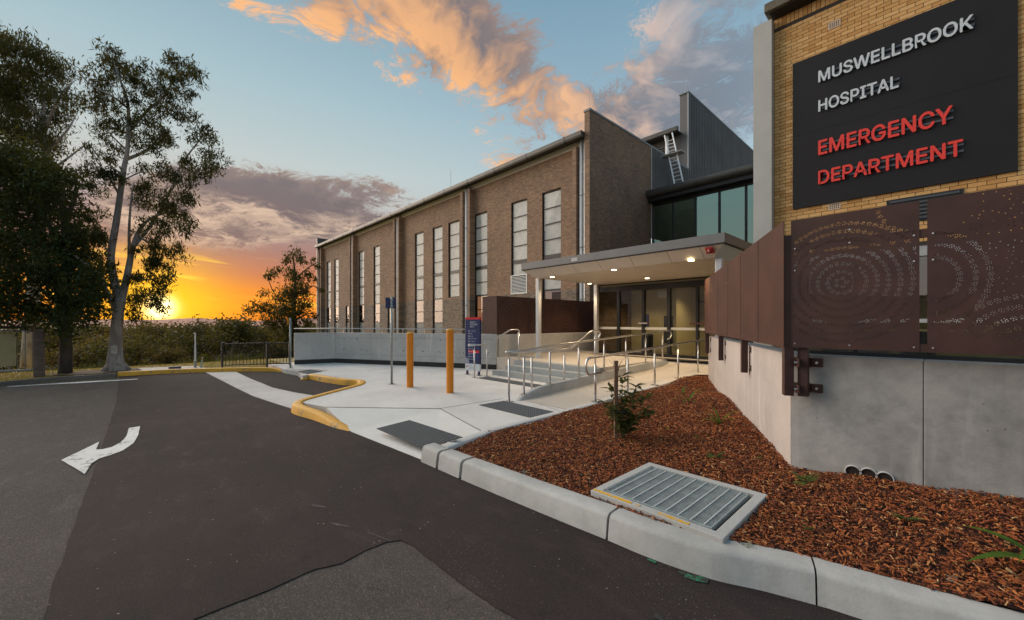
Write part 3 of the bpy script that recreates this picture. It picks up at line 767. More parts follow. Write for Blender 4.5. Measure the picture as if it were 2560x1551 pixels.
for k in (0, 2, 4, 6):
    c0 = PA + wdir * (pw * k + (.06 if k == 0 else (.02 if k < 6 else -.05))) - wn * .048
    po_ = MB().obox(Vector((c0.x, c0.y, (.93 + 2.40) / 2)), wdir, wn, UPV, .0375, .0375, (2.40 - .93) / 2).build('post', M_brn, sa)
    for z in (1.00, 1.24):
        for s_ in (-1,):
            cb = c0 + wdir * s_ * .07 - wn * .055; cb.z = z
            MB().obox(cb, wdir, wn, UPV, .04, .006, .038).build('bracket', M_brn, po_, bevel=.004)
            mb = MB(); c1 = cb + wdir * s_ * .012; mb.tube([c1, c1 + wn * .03], .009, 8); mb.build('bolt', M_bolt, po_)
MB().obox(PA + wdir * PL / 2 - wn * .03 + UPV * (ST - .28), wdir, wn, UPV, PL / 2 - .05, .02, .03).build('rail', M_brn, sa)
MB().obox(PA + wdir * PL / 2 - wn * .03 + UPV * (SB + .05), wdir, wn, UPV, PL / 2 - .05, .02, .03).build('rail', M_brn, sa)

def perf_panel(name, x0, x1, z0, z1, Y, holes, mat, parent, pitch=.0058):
    """thin sheet on a fine lattice with the punched cells left open"""
    nx = int(round((x1 - x0) / pitch)); nz = int(round((z1 - z0) / pitch)); sx = (x1 - x0) / nx; sz = (z1 - z0) / nz
    gone = set()
    for (hx, hz, r_) in holes:
        i = int((hx - x0) / sx); j = int((hz - z0) / sz)
        if 2 < i < nx - 3 and 2 < j < nz - 3: gone.add((i, j))
    mb = MB(); po = world_off(parent)
    mb.v = [(x0 + i * sx, Y, z0 + j * sz) for i in range(nx + 1) for j in range(nz + 1)]; q = nz + 1
    for i in range(nx):
        for j in range(nz):
            if (i, j) not in gone: mb.f.append((i * q + j, (i + 1) * q + j, (i + 1) * q + j + 1, i * q + j + 1)); mb.m.append(0)
    o = mb.build(name, mat, parent)
    sd = o.modifiers.new('sheet', 'SOLIDIFY'); sd.thickness = .003; sd.offset = 0
    return o
def flower(holes, x, z, r_, hr, n=6):
    a0 = rr.uniform(0, 6.28)
    for k in range(n): holes.append((x + math.cos(a0 + k * 6.2832 / n) * r_, z + math.sin(a0 + k * 6.2832 / n) * r_, hr))
    holes.append((x, z, hr))
def ring(holes, cx_, cz_, R_, a0=0, a1=6.2832, step_=.040, r_=.0128, hr=.0034, ecc=1.0):
    n = max(5, int(abs(a1 - a0) * R_ / step_))
    for k in range(n):
        a = a0 + (a1 - a0) * k / n; flower(holes, cx_ + math.cos(a) * R_ * ecc, cz_ + math.sin(a) * R_, r_, hr)
fs = thing('perforated_screen', 'dark brown steel screen of two sheets perforated with dotted circles', 'screen', (-.5, 4.36, .93))
YS = 4.36; px0 = gy(1977.5, 700, YS).x; px1 = gy(2298.7, 700, YS).x; px2 = gy(2318, 700, YS).x; px3 = px2 + (px1 - px0)
cpt = gy(2103, 707, YS); H = []
for R_ in (.036, .092, .160, .228, .296, .364, .432, .50): ring(H, cpt.x, cpt.z, R_)
ring(H, px1 + .02, ST + .02, .26, 3.2, 4.7); 
P1_ = perf_panel('screen_panel', px0, px1, SB, ST, YS, H, M_brn, fs)
H = []
c2 = gy(2330, 790, YS)
for R_ in (.17, .26, .34): ring(H, px2 + .02, 1.93, R_, -1.5, 1.57, ecc=.85)
c3x, c3z = px2 + .48, 1.40
for R_ in (.10, .17, .24, .31, .38): ring(H, c3x, c3z, R_, .15, 2.9)
for k in range(330):
    x = rr.uniform(px2 + .18, px3); z = rr.uniform(SB + .42, ST)
    if math.hypot((x - px2 - .02) / .85, z - 1.93) < .375 or math.hypot(x - c3x, z - c3z) < .42: continue
    if all((x - h[0]) ** 2 + (z - h[1]) ** 2 > .022 ** 2 for h in H): H.append((x, z, .0045))
ring(H, px3 - .05, 1.98, .06); ring(H, px3 - .05, 1.98, .12, 2, 4.5)
P2_ = perf_panel('screen_panel', px2, px3, SB, ST, YS, H, M_brn, fs)
for x in (px0 + .03, (px0 + px1) / 2, px1 - .03, px2 + .03, px3 - .03):
    for z in (SB + .035, ST - .26, (SB + ST) / 2 + .12 if abs(x - (px0 + px1) / 2) > .2 else ST - .15):
        mb = MB(); mb.tube([(x, YS - .002, z), (x, YS - .008, z)], .0065, 8); mb.build('bolt', M_bolt, P1_ if x < px1 else P2_)
for z in (SB + .03, ST - .25): MB().box(px0 + .02, px3 - .02, YS + .004, YS + .044, z - .03, z + .03).build('rail', M_brn, fs)
xp = gy(2009, 900, 4.45).x
for x in (xp, px3 - .08):
    po_ = MB().box(x - .0375, x + .0375, YS + .046, YS + .121, .93, ST - .2).build('post', M_brn, fs)
    for z in (1.00, 1.235):
        MB().box(x - .13, x - .0385, YS + .16, YS + .172, z - .04, z + .04).build('bracket', M_brn, po_, bevel=.006)
        MB().box(x + .0385, x + .13, YS + .16, YS + .172, z - .04, z + .04).build('bracket', M_brn, po_, bevel=.006)
        MB().box(x - .037, x + .037, YS + .121, YS + .172, z - .04, z + .04).build('bracket', M_brn, po_)
        for s_ in (-1, 1):
            mb = MB(); mb.tube([(x + s_ * .088, YS + .16, z), (x + s_ * .088, YS + .135, z)], .011, 10); mb.build('bolt', M_bolt, po_)

# ---- retaining wall beside the footpath
RT = 1.235
RC = Vector((-9.47, 8.19, 0)); RL = Vector((-15.17, 5.30, 0)); RE = Vector((-15.46, 4.0, 0)); thk = .2
rw = thing('retaining_wall', 'pale board-marked concrete retaining wall with black base strip behind the bollards', 'wall', (RL + RC) / 2)
u1 = (RL - RC).normalized(); n1_ = Vector((-u1.y, u1.x, 0)); n1_ = n1_ if n1_.y > 0 else -n1_
u2 = (RE - RL).normalized(); n2v = Vector((-u2.y, u2.x, 0)); n2v = n2v if n2v.x < 0 else -n2v
def wallseg(a, b, n_, z0_, z1_, name, mat, par, th=thk):
    q = [a, b, b + n_ * th, a + n_ * th]
    if (b - a).cross(n_).z < 0: q = [b, a, a + n_ * th, b + n_ * th]
    return MB().hexa([Vector((v.x, v.y, z0_)) for v in q] + [Vector((v.x, v.y, z1_)) for v in q]).build(name, mat, par, bevel=.008)
nseg = 4; Lr = (RL - RC).length
for k in range(nseg): wallseg(RC + u1 * (Lr * k / nseg + .002), RC + u1 * (Lr * (k + 1) / nseg - .002), n1_, -.2, RT - .0015 * (k % 2), 'wall_panel', M_wallp, rw)
wallseg(RL + u2 * .002, RE, n2v, -.2, RT - .003, 'wall_panel', M_wallp, rw)
m_blk = pmat('black_membrane', (.02, .018, .017), .6)
wallseg(RC - n1_ * .006, RL - n1_ * .006 , n1_, PATH_Z, .285, 'base_strip', m_blk, rw, .005)
wallseg(RL - n2v * .006 - u2 * .0, RE - n2v * .006, n2v, PATH_Z, .285, 'base_strip', m_blk, rw, .005)
# horizontal pour line and tie holes
for z in (.46, 1.06):
    wallseg(RC - n1_ * .003, RL - n1_ * .003, n1_, z, z + .008, 'pour_line', pmat('pour_line', (.25, .24, .23), .9), rw, .002)
rr2 = random.Random(5)
for k in range(26):
    s_ = rr2.uniform(.2, Lr - .2); z = rr2.choice((.62, .64, 1.02, 1.0)); c0 = RC + u1 * s_ - n1_ * .003; c0.z = z
    MB().obox(c0, u1, n1_, UPV, .012, .002, .02).build('tie_hole', pmat('tie_hole', (.12, .12, .115), .9), rw)
# wall beside the landing (carries the carved screen)
lw = thing('landing_wall', 'plain concrete wall beside the landing under the carved brown screen', 'wall', (-9.6, 11, .5))
MB().box(-9.67, -9.47, 8.30, 14.3, -.2, RT - .02).build('wall_panel', M_wallp, lw, bevel=.008)
hr = thing('wall_rail', 'thin steel pipe rail above the pale retaining wall', 'rail', (RL + RC) / 2 + UPV * RT)
M_stain = pmat('stainless_steel', (.58, .56, .54), .28, .95)
rp = [RE + n2v * .1, RL + n2v * .1 + n1_ * .1, RC + u1 * .9 + n1_ * .1]
MB().tube([v + UPV * (RT + .15) for v in rp], .017, 8).build('rail', M_stain, hr, smooth=True)
for k in range(7):
    q = (RC + n1_ * .1) + u1 * (.95 + k * .86); MB().tube([q + UPV * (RT - .01), q + UPV * (RT + .15)], .008, 6).build('post', M_stain, hr)
# carved screen on the landing wall
cs = thing('carved_screen', 'dark brown screen carved with curving rings above the landing wall', 'screen', (-9.5, 11, RT))
SZ0, SZ1 = RT - .01, 2.44
MB().box(-9.52, -9.49, 8.21, 14.2, SZ0, SZ1).build('screen_panel', M_brn, cs)
MB().box(-10.2, -9.521, 8.21, 8.24, SZ0, SZ1).build('screen_panel', M_brn2, cs)
m_carve = pmat('carved_edge', (.13, .065, .045), .6)
def carve(cy, cz, R_, a0=0, a1=6.2832, sy=1.0):
    pts = []; n = max(10, int(abs(a1 - a0) * 10))
    for k in range(n + 1):
        a = a0 + (a1 - a0) * k / n; y, z = cy + math.cos(a) * R_ * sy, cz + math.sin(a) * R_
        if 8.25 < y < 14.1 and SZ0 + .02 < z < SZ1 - .02: pts.append((-9.489, y, z))
        elif len(pts) > 2: MB().tube(pts, .008, 5).build('carved_ring', m_carve, cs); pts = []
        else: pts = []
    if len(pts) > 2: MB().tube(pts, .008, 5).build('carved_ring', m_carve, cs)
for R_ in (.06, .15, .25, .36, .48, .6): carve(8.95, 1.75, R_)
for R_ in (.08, .2, .32, .44, .56, .68): carve(11.6, 1.85, R_)
for R_ in (.1, .2, .3): carve(10.1, 1.28, R_, 0, 3.14)
for R_ in (.1, .2, .3): carve(12.4, 1.28, R_, 0, 3.14)
for R_ in (.1, .22): carve(13.0, 2.35, R_, 3.2, 6.2)
for (R_, dy) in ((.42, 0), (.34, 0)): carve(9.55 + dy, 1.85, R_, -1.1, 1.1)
for R_ in (.12, .22): carve(13.5, 1.30, R_, 0, 3.14)
# ================================================================== MAIN HOSPITAL BUILDING
YM = 14.5
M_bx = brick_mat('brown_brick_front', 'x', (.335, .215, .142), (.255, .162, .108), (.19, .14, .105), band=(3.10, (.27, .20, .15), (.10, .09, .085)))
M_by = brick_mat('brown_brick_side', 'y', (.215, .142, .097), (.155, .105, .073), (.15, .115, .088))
M_frame = pmat('dark_frame', (.022, .022, .025), .45, .3)
M_blind = pmat('roller_blind', (.82, .78, .75), .9, var=.10, vscale=4)
M_pane = glass_mat('window_glass', (.95, .97, .97), .0, fk=.35)
M_dkpane = glass_mat('dark_window_glass', (.30, .33, .34), .06, fk=.8, gcol=(.85, .8, .75))
M_room = pmat('dark_room', (.02, .018, .016), .9)
M_teal = pmat('spandrel_teal', (.07, .10, .11), .35)
M_gutr = pmat('gutter_metal', (.075, .072, .066), .45, .4, var=.15, vscale=2)
M_grey = pmat('grey_cladding', (.42, .41, .41), .55, var=.06)
M_pipe = pmat('downpipe_white', (.80, .80, .80), .4, .1)
M_corr = pmat('corrugated_grey', (.15, .145, .15), .45, .5, var=.12, vscale=.8)
hb = thing('hospital_building', 'long brown brick hospital building with narrow windows and steel downpipes', 'building', (-28, YM, 0))
ZB, ZW = -9.0, 9.48
XE, XL = -10.26, -45.9          # end wall face, far left end
SLOT = [-10.74, -19.23, -27.9, -36.6, -45.3]
WIN = []                        # (x0, x1, kind)
for a in (-18.77, -15.58, -13.35): WIN.append((a, a + 1.2, 'full'))
for a in (-25.72, -23.35): WIN.append((a, a + 1.2, 'full'))
WIN.append((-21.48, -20.28, 'upper'))
WIN += [(-35.75, -34.55, 'full'), (-32.6, -31.4, 'full'), (-30.0, -28.8, 'low'), (-44.1, -42.9, 'full'), (-41.85, -40.65, 'full'), (-38.8, -37.6, 'low')]
WIN[1] = (WIN[1][0], WIN[1][1], 'louvre')
UP0, UP1, LO0, LO1, GL0 = 4.87, 7.97, 3.19, 4.70, .55
def win_rects(k):
    if k == 'full': return [(GL0, UP1)]
    if k == 'upper': return [(LO0, UP1)]
    if k == 'louvre': return [(3.12, UP1)]
    return [(GL0, 3.19)]
xs = sorted(set([XL, XE - .02] + [v for w_ in WIN for v in w_[:2]])); zs = sorted(set([ZB, ZW, GL0, 3.12, LO0, UP1]))
mb = MB()
for xa, xb in zip(xs[:-1], xs[1:]):
    z_open = []
    for w_ in WIN:
        if w_[0] <= (xa + xb) / 2 <= w_[1]: z_open = win_rects(w_[2])
    zc = [ZB] + [v for r_ in z_open for v in r_] + [ZW]
    for i in range(0, len(zc), 2): mb.box(xa, xb, YM, YM + .25, zc[i], zc[i + 1])
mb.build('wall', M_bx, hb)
def fin(xa, xb, z1, y0=YM - .35):
    MB().box(xa, xb, y0, YM - .002, ZB, z1).build('pier', [M_bx], hb)
for s_ in SLOT:
    fin(s_ - .47, s_ - .25, 9.42)
    if s_ != SLOT[0]: fin(s_ + .25, s_ + .47, 9.42)
    for dx_, r_ in ((-.11, .078), (.12, .078)):
        o = MB().tube([(s_ + dx_, YM - .16, ZB), (s_ + dx_, YM - .16, 9.66)], r_, 10).build('downpipe', M_pipe, hb, smooth=True)
        for z in (2.6, 4.9, 7.2): MB().tube([(s_ + dx_, YM - .16, z), (s_ + dx_, YM - .16, z + .05)], r_ + .008, 10).build('pipe_bracket', M_grey, o)
# orange capped stub at the foot of the near pipe above the canopy
MB().tube([(-11.0, YM - .2, 4.52), (-11.45, YM - .5, 4.44)], .05, 10).build('pipe_spout', pmat('orange_plastic', (.65, .16, .03), .5), hb, smooth=True)
for (xa, xb, kd) in WIN:
    cx_ = (xa + xb) / 2; yf = YM + .07; fr = .055
    z0_, z1_ = win_rects(kd)[0]
    mb = MB()
    mb.box(xa, xa + fr, yf, yf + .08, z0_, z1_); mb.box(xb - fr, xb, yf, yf + .08, z0_, z1_)
    mb.box(xa + fr, xb - fr, yf + .001, yf + .079, z1_ - fr, z1_); mb.box(xa + fr, xb - fr, yf + .001, yf + .079, z0_, z0_ + fr)
    panes = []
    if kd in ('full', 'upper', 'louvre'):
        n = 4; h = (UP1 - fr - UP0) / n
        for k in range(n):
            panes.append((UP0 + h * k + .02, UP0 + h * (k + 1) - .025, 'b'))
            if k: mb.box(xa + fr, xb - fr, yf + .001, yf + .079, UP0 + h * k - .025, UP0 + h * k + .02)
        mb.box(xa + fr, xb - fr, yf + .001, yf + .079, LO1, UP0 + .02)
        if kd == 'louvre': panes.append((LO1 - .62, LO1, 'b'))
        else:
            mid = (LO0 + LO1) / 2
            panes += [(LO0 + .03, mid - .02, 'b'), (mid + .02, LO1, 'b')]; mb.box(xa + fr, xb - fr, yf + .001, yf + .079, mid - .02, mid + .02)
    if kd in ('full', 'low'):
        mb.box(xa + fr, xb - fr, yf + .001, yf + .079, 3.13, 3.19 + .03)
        mb.box(xa + fr, xb - fr, yf + .001, yf + .079, 2.33, 2.38); mb.box(xa + fr, xb - fr, yf + .001, yf + .079, 1.56, 1.61)
        panes += [(2.38, 3.13, 'g'), (1.61, 2.33, 'g'), (GL0 + fr, 1.56, 't')]
    wo_ = mb.build('window', M_frame, hb)
    for (a, b, kk) in panes:
        if kk == 'b':
            MB().box(xa + fr, xb - fr, yf + .05, yf + .056, a, b).build('blind', M_blind, wo_)
            MB().quad((xa + fr, yf + .02, a), (xb - fr, yf + .02, a), (xb - fr, yf + .02, b), (xa + fr, yf + .02, b)).build('pane', M_pane, wo_)
        elif kk == 'g':
            MB().quad((xa + fr, yf + .02, a), (xb - fr, yf + .02, a), (xb - fr, yf + .02, b), (xa + fr, yf + .02, b)).build('pane', M_dkpane, wo_)
            MB().quad((xa + fr, yf + .6, a), (xb - fr, yf + .6, a), (xb - fr, yf + .6, b), (xa + fr, yf + .6, b)).build('dark_room', M_room, wo_)
        else: MB().box(xa + fr, xb - fr, yf + .02, yf + .03, a, b).build('spandrel', M_teal, wo_)
    if kd == 'louvre':
        z = 3.14; mb = MB(); mb.box(xa, xb, YM - .02, YM + .06, 3.10, 3.14); mb.box(xa, xb, YM - .02, YM + .06, 4.05, 4.09); mb.box(xa, xa + .04, YM - .02, YM + .06, 3.14, 4.05); mb.box(xb - .04, xb, YM - .02, YM + .06, 3.14, 4.05)
        lo = mb.build('louvre', M_pipe, hb); pr = None
        MB().box(xa + .04, xb - .04, YM + .05, YM + .055, 3.14, 4.05).build('louvre_back', M_room, lo)
        for k in range(12):
            zc = 3.18 + k * .073
            if pr is None:
                pr = MB().hexa([(xa + .04, YM - .015, zc - .02), (xb - .04, YM - .015, zc - .02), (xb - .04, YM + .03, zc + .015), (xa + .04, YM + .03, zc + .015),
                                (xa + .04, YM - .015, zc - .012), (xb - .04, YM - .015, zc - .012), (xb - .04, YM + .03, zc + .023), (xa + .04, YM + .03, zc + .023)]).build('louvre_slat', M_pipe, lo)
            else:
                o = pr.copy(); COL.objects.link(o); o.parent = lo; o.location.z += k * .073
# fascia strip, eaves, gutter
n = 12
for k in range(n):
    a = XL + (XE - .45 - XL) * k / n; b = XL + (XE - .45 - XL) * (k + 1) / n - .012
    MB().box(a, b, YM - .03, YM + .08, ZW + .001, 9.74).build('fascia_panel', pmat('fascia_pale', (.72, .70, .69), .6), hb)
MB().box(XL, XE - .3, YM - .5, YM + .3, 9.80, 9.86).build('eaves', pmat('eaves_dark', (.05, .045, .045), .7), hb)
mb = MB(); prof = [(0, 9.62), (-.05, 9.60), (-.17, 9.62), (-.20, 9.70), (-.205, 9.86), (-.19, 9.875), (0, 9.87)]
for (y, z) in prof: mb.v += [(XL - .1, YM - .42 + y, z), (XE - .26, YM - .42 + y, z)]
for k in range(len(prof) - 1): mb.face(2 * k, 2 * k + 1, 2 * k + 3, 2 * k + 2)
mb.face(*[2 * k for k in range(len(prof))]); mb.face(*[2 * k + 1 for k in reversed(range(len(prof)))])
mb.build('gutter', M_gutr, hb)
for k in range(15):
    x = XE - 1.2 - k * 2.4
    if x > XL: MB().box(x - .015, x + .015, YM - .632, YM - .42, 9.60, 9.885).build('gutter_bracket', M_frame, hb)
MB().hexa([(XL, YM - .4, 9.86), (XE - .3, YM - .4, 9.86), (XE - .3, 30, 11.2), (XL, 30, 11.2), (XL, YM - .4, 9.90), (XE - .3, YM - .4, 9.90), (XE - .3, 30, 11.24), (XL, 30, 11.24)]).build('roof', M_gutr, hb)
MB().box(XL - .25, XL - .02, YM - .36, 30, ZB, 10.75).build('parapet', M_gutr, hb)
# end wall with parapet, continuing in corrugated sheet
YC0, YC1, YC2 = 19.5, 24.0, 37.0
PT = 10.72
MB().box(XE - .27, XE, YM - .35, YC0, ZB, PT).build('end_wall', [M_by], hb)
MB().box(XE - .266, XE - .002, YM - .3525, YM - .3485, ZB, PT).build('pier', M_bx, hb)
MB().box(XE - .30, XE + .03, YM - .38, YC1, PT, PT + .09).build('parapet_cap', pmat('cap_metal', (.13, .14, .15), .4, .5), hb)
MB().box(XE + .001, XE + .004, 15.9, 15.912, 2, PT).build('movement_joint', m_joint, hb)
def corrugated(name, X, ya, yb, z0_, z1_, par, pitch=.22, dep=.10):
    mb = MB(); y = ya; k = 0
    while y < yb:
        for f, off in ((0, 0), (.38, 0), (.5, dep), (.62, dep), (.75, 0)):
            if y + f * pitch <= yb: mb.v += [(X + off, y + f * pitch, z0_), (X + off, y + f * pitch, z1_)]
        y += pitch
    for k in range(len(mb.v) // 2 - 1): mb.face(2 * k, 2 * k + 2, 2 * k + 3, 2 * k + 1)
    return mb.build(name, M_corr, par)
corrugated('corrugated_wall', XE - .02, YC0 + .05, YC1, 6, PT, hb)
MB().box(XE - .1, XE + .02, YC0, YC0 + .07, 6, PT).build('corner_flashing', M_grey, hb)
TZ = 15.35
corrugated('corrugated_wall', XE - .02, YC1 + .03, YC2, 6, TZ, hb, .24)
MB().box(XE - .50, XE - .03, YC1, YC2, 6, TZ).build('tower', pmat('tower_grey', (.115, .115, .118), .5, var=.08), hb)
MB().box(XE - .06, XE + .03, YC1 - .03, YC1 + .05, PT, TZ).build('corner_flashing', pmat('flash', (.27, .28, .29), .4, .4), hb)
MB().box(XE - .55, XE + .06, YC1 - .06, YC2, TZ, TZ + .07).build('parapet_cap', pmat('cap_light', (.22, .25, .26), .4, .4), hb)
# clerestory with louvres behind
MB().box(-30, XE - .5, YC1 + .02, YC1 + .3, 8, 13.0).build('clerestory_wall', pmat('clere', (.16, .155, .15), .7), hb)
cl = MB().box(-17, -12.0, YC1 - .04, YC1 + .015, 10.2, 12.62).build('louvre', pmat('louvre_dark', (.03, .028, .028), .8), hb); pr = None
for k in range(16):
    if pr is None: pr = MB().hexa([(-17, YC1 - .16, 10.25), (-11.8, YC1 - .16, 10.25), (-11.8, YC1 - .05, 10.31), (-17, YC1 - .05, 10.31), (-17, YC1 - .16, 10.27), (-11.8, YC1 - .16, 10.27), (-11.8, YC1 - .05, 10.33), (-17, YC1 - .05, 10.33)]).build('louvre_slat', M_grey, cl)
    else:
        o = pr.copy(); COL.objects.link(o); o.parent = cl; o.location.z += k * .148
MB().box(-30, XE - .4, YC1 - .62, YC1 + .2, 13.0, 13.08).build('eaves', MATS['eaves_dark'], hb)
MB().box(-30, XE - .30, YC1 - .80, YC1 - .60, 12.95, 13.22).build('gutter', M_gutr, hb, bevel=.03)
MB().tube([(-11.35, YC1 - .45, 8), (-11.35, YC1 - .45, 13.0)], .11, 12).build('downpipe', M_pipe, hb, smooth=True)
# lightning rods
for (x, y, z, h) in ((XE - .14, YM - .2, PT + .09, 1.0), (XE - .2, YC1 + .1, TZ + .07, 1.0), (-20.9, YM - .2, 9.87, 1.3), (-31.5, YM - .2, 9.87, 1.0), (-34.7, YM - .2, 9.87, 1.0), (-44.6, YM, 10.75, .9), (XE - .2, YC2 - 5, TZ, 2.2)):
    MB().tube([(x, y, z), (x, y, z + h)], .011, 5).build('lightning_rod', M_grey, hb)
# ---- upper glazed link
YG = 19.6
MB().box(XE + .0, -2.0, YG - .55, YG + 1.5, 8.02, 8.30).build('link_roof', M_gutr, hb)
mb = MB(); prof = [(0, 7.94), (-.10, 7.96), (-.20, 8.02), (-.24, 8.12), (-.24, 8.28), (-.2, 8.33), (.2, 8.36), (.6, 8.36)]
for (y, z) in prof: mb.v += [(XE + .004, YG - .45 + y, z), (-2.0, YG - .45 + y, z)]
for k in range(len(prof) - 1): mb.face(2 * k, 2 * k + 1, 2 * k + 3, 2 * k + 2)
mb.build('link_fascia', M_gutr, hb, smooth=True)
MB().box(XE + .002, -2.0, YG - .47, YG + .1, 7.78, 7.945).build('link_eaves', M_frame, hb)
gl = MB()
mx_ = [XE + .05] + [gy(p, 600, YG).x for p in (1683, 1738.5, 1798.5, 1865)] + [-2.2]
for x in mx_: gl.box(x - .045, x + .045, YG - .03, YG + .08, 3.4, 7.78)
gl.box(XE + .1, -2.2, YG - .029, YG + .079, 7.66, 7.779); gl.box(XE + .1, -2.2, YG - .029, YG + .079, 3.4, 3.6)
gf = gl.build('glazing_frame', M_frame, hb)
M_refl = glass_mat('link_glass', (.22, .34, .30), .30, gcol=(.62, .86, .74))
for a, b in zip(mx_[:-1], mx_[1:]): MB().quad((a + .045, YG + .02, 3.6), (b - .045, YG + .02, 3.6), (b - .045, YG + .02, 7.66), (a + .045, YG + .02, 7.66)).build('pane', M_refl, gf)
MB().box(XE + .05, -2, YG + 3, YG + 3.1, 3, 8).build('link_back_wall', pmat('link_inside', (.10, .13, .12), .8), hb)
MB().box(XE + .05, -2, YG + .1, YG + 3, 3.3, 3.4).build('link_floor', pmat('link_floor', (.10, .10, .095), .8), hb)
# leaning ladder
lad = thing('ladder', 'white metal access ladder leaning from the link roof to the parapet', 'ladder', (-8.9, YG - .3, 8.36))
la, lb = gy(1697, 459, 19.2), gy(1671, 336, 20.9); la.z = 8.36
sx_ = Vector((.42, .0, 0))
for o_ in (-.5, .5):
    a, b = la + sx_ * o_, lb + sx_ * o_
    MB().tube([a, b], .035, 6).build('stile', M_pipe, lad)
for k in range(1, 13):
    c0 = la.lerp(lb, k / 14); MB().tube([c0 - sx_ * .5, c0 + sx_ * .5], .018, 6).build('rung', M_pipe, lad)
c0 = la.lerp(lb, .56); MB().obox(c0, Vector((1, 0, 0)), Vector((0, 1, 0)), UPV, .55, .25, .02).build('platform', M_grey, lad)

# ================================================================== ENTRANCE LOBBY
YD, LZ = 12.0, .52
XD0, XD1 = -8.30, -3.25
DZ = 2.80
M_cream = pmat('lobby_cream', (.50, .43, .25), .8, var=.05)
lob = thing('entrance_lobby', 'glazed entrance lobby with dark frames and cream interior under the canopy', 'lobby', ((XD0 + XD1) / 2, YD, LZ))
MB().box(XD0 - .02, XD1, YD, 17.5, LZ - .02, LZ + .004).build('floor', pmat('lobby_floor', (.20, .15, .08), .35, var=.15), lob)
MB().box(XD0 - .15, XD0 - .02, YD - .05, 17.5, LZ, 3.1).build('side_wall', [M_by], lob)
MB().box(XD0, -6.05, 14.2, 14.3, LZ, 2.9).build('back_wall', M_cream, lob)
MB().box(-6.05, -5.95, 13.0, 17.5, LZ, 2.9).build('partition', M_cream, lob)
MB().box(-5.9, XD1 + .5, 17.3, 17.4, LZ, 2.9).build('back_wall', pmat('lobby_grey', (.16, .18, .16), .8), lob)
MB().box(XD1, XD1 + .1, YD, 17.5, LZ, 2.9).build('side_wall', M_cream, lob)
MB().box(XD0, XD1, YD + .05, 17.5, 2.85, 2.9).build('ceiling', pmat('lobby_ceiling', (.5, .43, .28), .8), lob)
MB().box(XD0 - .15, XD1, YD - .04, 19.5, 2.95, 3.02).build('roof', M_gutr, lob)
# inner glass screen on the right
mb = MB()
for x in (-5.6, -4.6, -3.6): mb.box(x - .035, x + .035, 14.6, 14.68, LZ, 2.85)
mb.box(-5.9, XD1, 14.601, 14.679, 2.3, 2.38)
ig = mb.build('inner_frame', M_frame, lob)
for a in (-5.56, -4.56): MB().quad((a, 14.64, LZ), (a + .92, 14.64, LZ), (a + .92, 14.64, 2.3), (a, 14.64, 2.3)).build('pane', M_dkpane, ig)
# door line
XS = [gy(p, 800, YD).x for p in (1489, 1545, 1607, 1671, 1742)] + [-3.9, XD1]
mb = MB(); fwid = (.07, .10, .09, .10, .07, .07, .07)
mb.box(XD0, XD1, YD, YD + .12, DZ - .13, DZ + .05)
for x, hw in zip(XS, fwid): mb.box(x - hw / 2, x + hw / 2, YD + .001, YD + .119, LZ + .004, DZ - .13)
mb.box(XD0, XD1, YD + .002, YD + .118, LZ + .004, LZ + .09)
df = mb.build('door_frame', M_frame, lob)
M_dgl = glass_mat('door_glass', (.84, .86, .80), .0, fk=.8)
for a, b, fa, fb in zip(XS[:-1], XS[1:], fwid[:-1], fwid[1:]):
    MB().quad((a + fa / 2, YD + .06, LZ + .09), (b - fb / 2, YD + .06, LZ + .09), (b - fb / 2, YD + .06, DZ - .13), (a + fa / 2, YD + .06, DZ - .13)).build('door_pane', M_dgl, df)
    MB().box(a + fa / 2 + .002, b - fb / 2 - .002, YD + .045, YD + .055, LZ + .85, LZ + .93).build('safety_strip', pmat('strip_white', (.62, .60, .57), .5), df)
MB().box(XS[2] - .22, XS[2] + .22, YD - .03, YD - .002, LZ + 1.03, LZ + 1.09).build('door_handle_sign', pmat('handle_red', (.10, .03, .03), .4), df)
MB().box(XS[2] - .17, XS[2] + .17, YD - .034, YD - .031, LZ + 1.04, LZ + 1.08).build('door_handle_label', pmat('handle_grey', (.34, .36, .38), .4), df)
MB().box(XS[4] - .2, XS[4] + .2, YD - .03, YD - .002, LZ + 1.03, LZ + 1.08).build('door_handle_sign', MATS['handle_red'], df)
pos_ = tag(MB().box(-7.85, -7.55, 14.18, 14.195, 1.45, 1.92).build('wall_poster', pmat('poster_blue', (.05, .07, .25), .6, var=.3, vscale=14)), 'small blue poster on the cream lobby wall', 'poster')
nb_ = tag(MB().box(-6.95, -6.45, 14.17, 14.195, .85, 1.85).build('notice_board', pmat('notice_dark', (.035, .03, .045), .4)), 'tall dark notice board on the cream lobby wall', 'notice board')
tb = thing('litter_bin', 'black litter bin standing inside the entrance doors', 'bin', (-6.75, 12.6, LZ))
MB().tube([(-6.75, 12.6, LZ), (-6.75, 12.6, LZ + .62)], [.16, .18], 14).build('body', pmat('bin_black', (.015, .015, .015), .4), tb)
MB().tube([(-6.75, 12.6, LZ + .62), (-6.75, 12.6, LZ + .68), (-6.75, 12.6, LZ + .71)], [.19, .18, .1], 14).build('lid', pmat('bin_lid', (.05, .05, .05), .3), tb)
xsg = thing('exit_sign', 'white box exit sign hanging inside the entrance doors', 'sign', (-5.5, 12.5, 2.5))
MB().box(XS[2] + .25, XS[2] + .7, 12.5, 12.54, 2.42, 2.62).build('box', pmat('exit_box', (.55, .5, .48), .5), xsg)

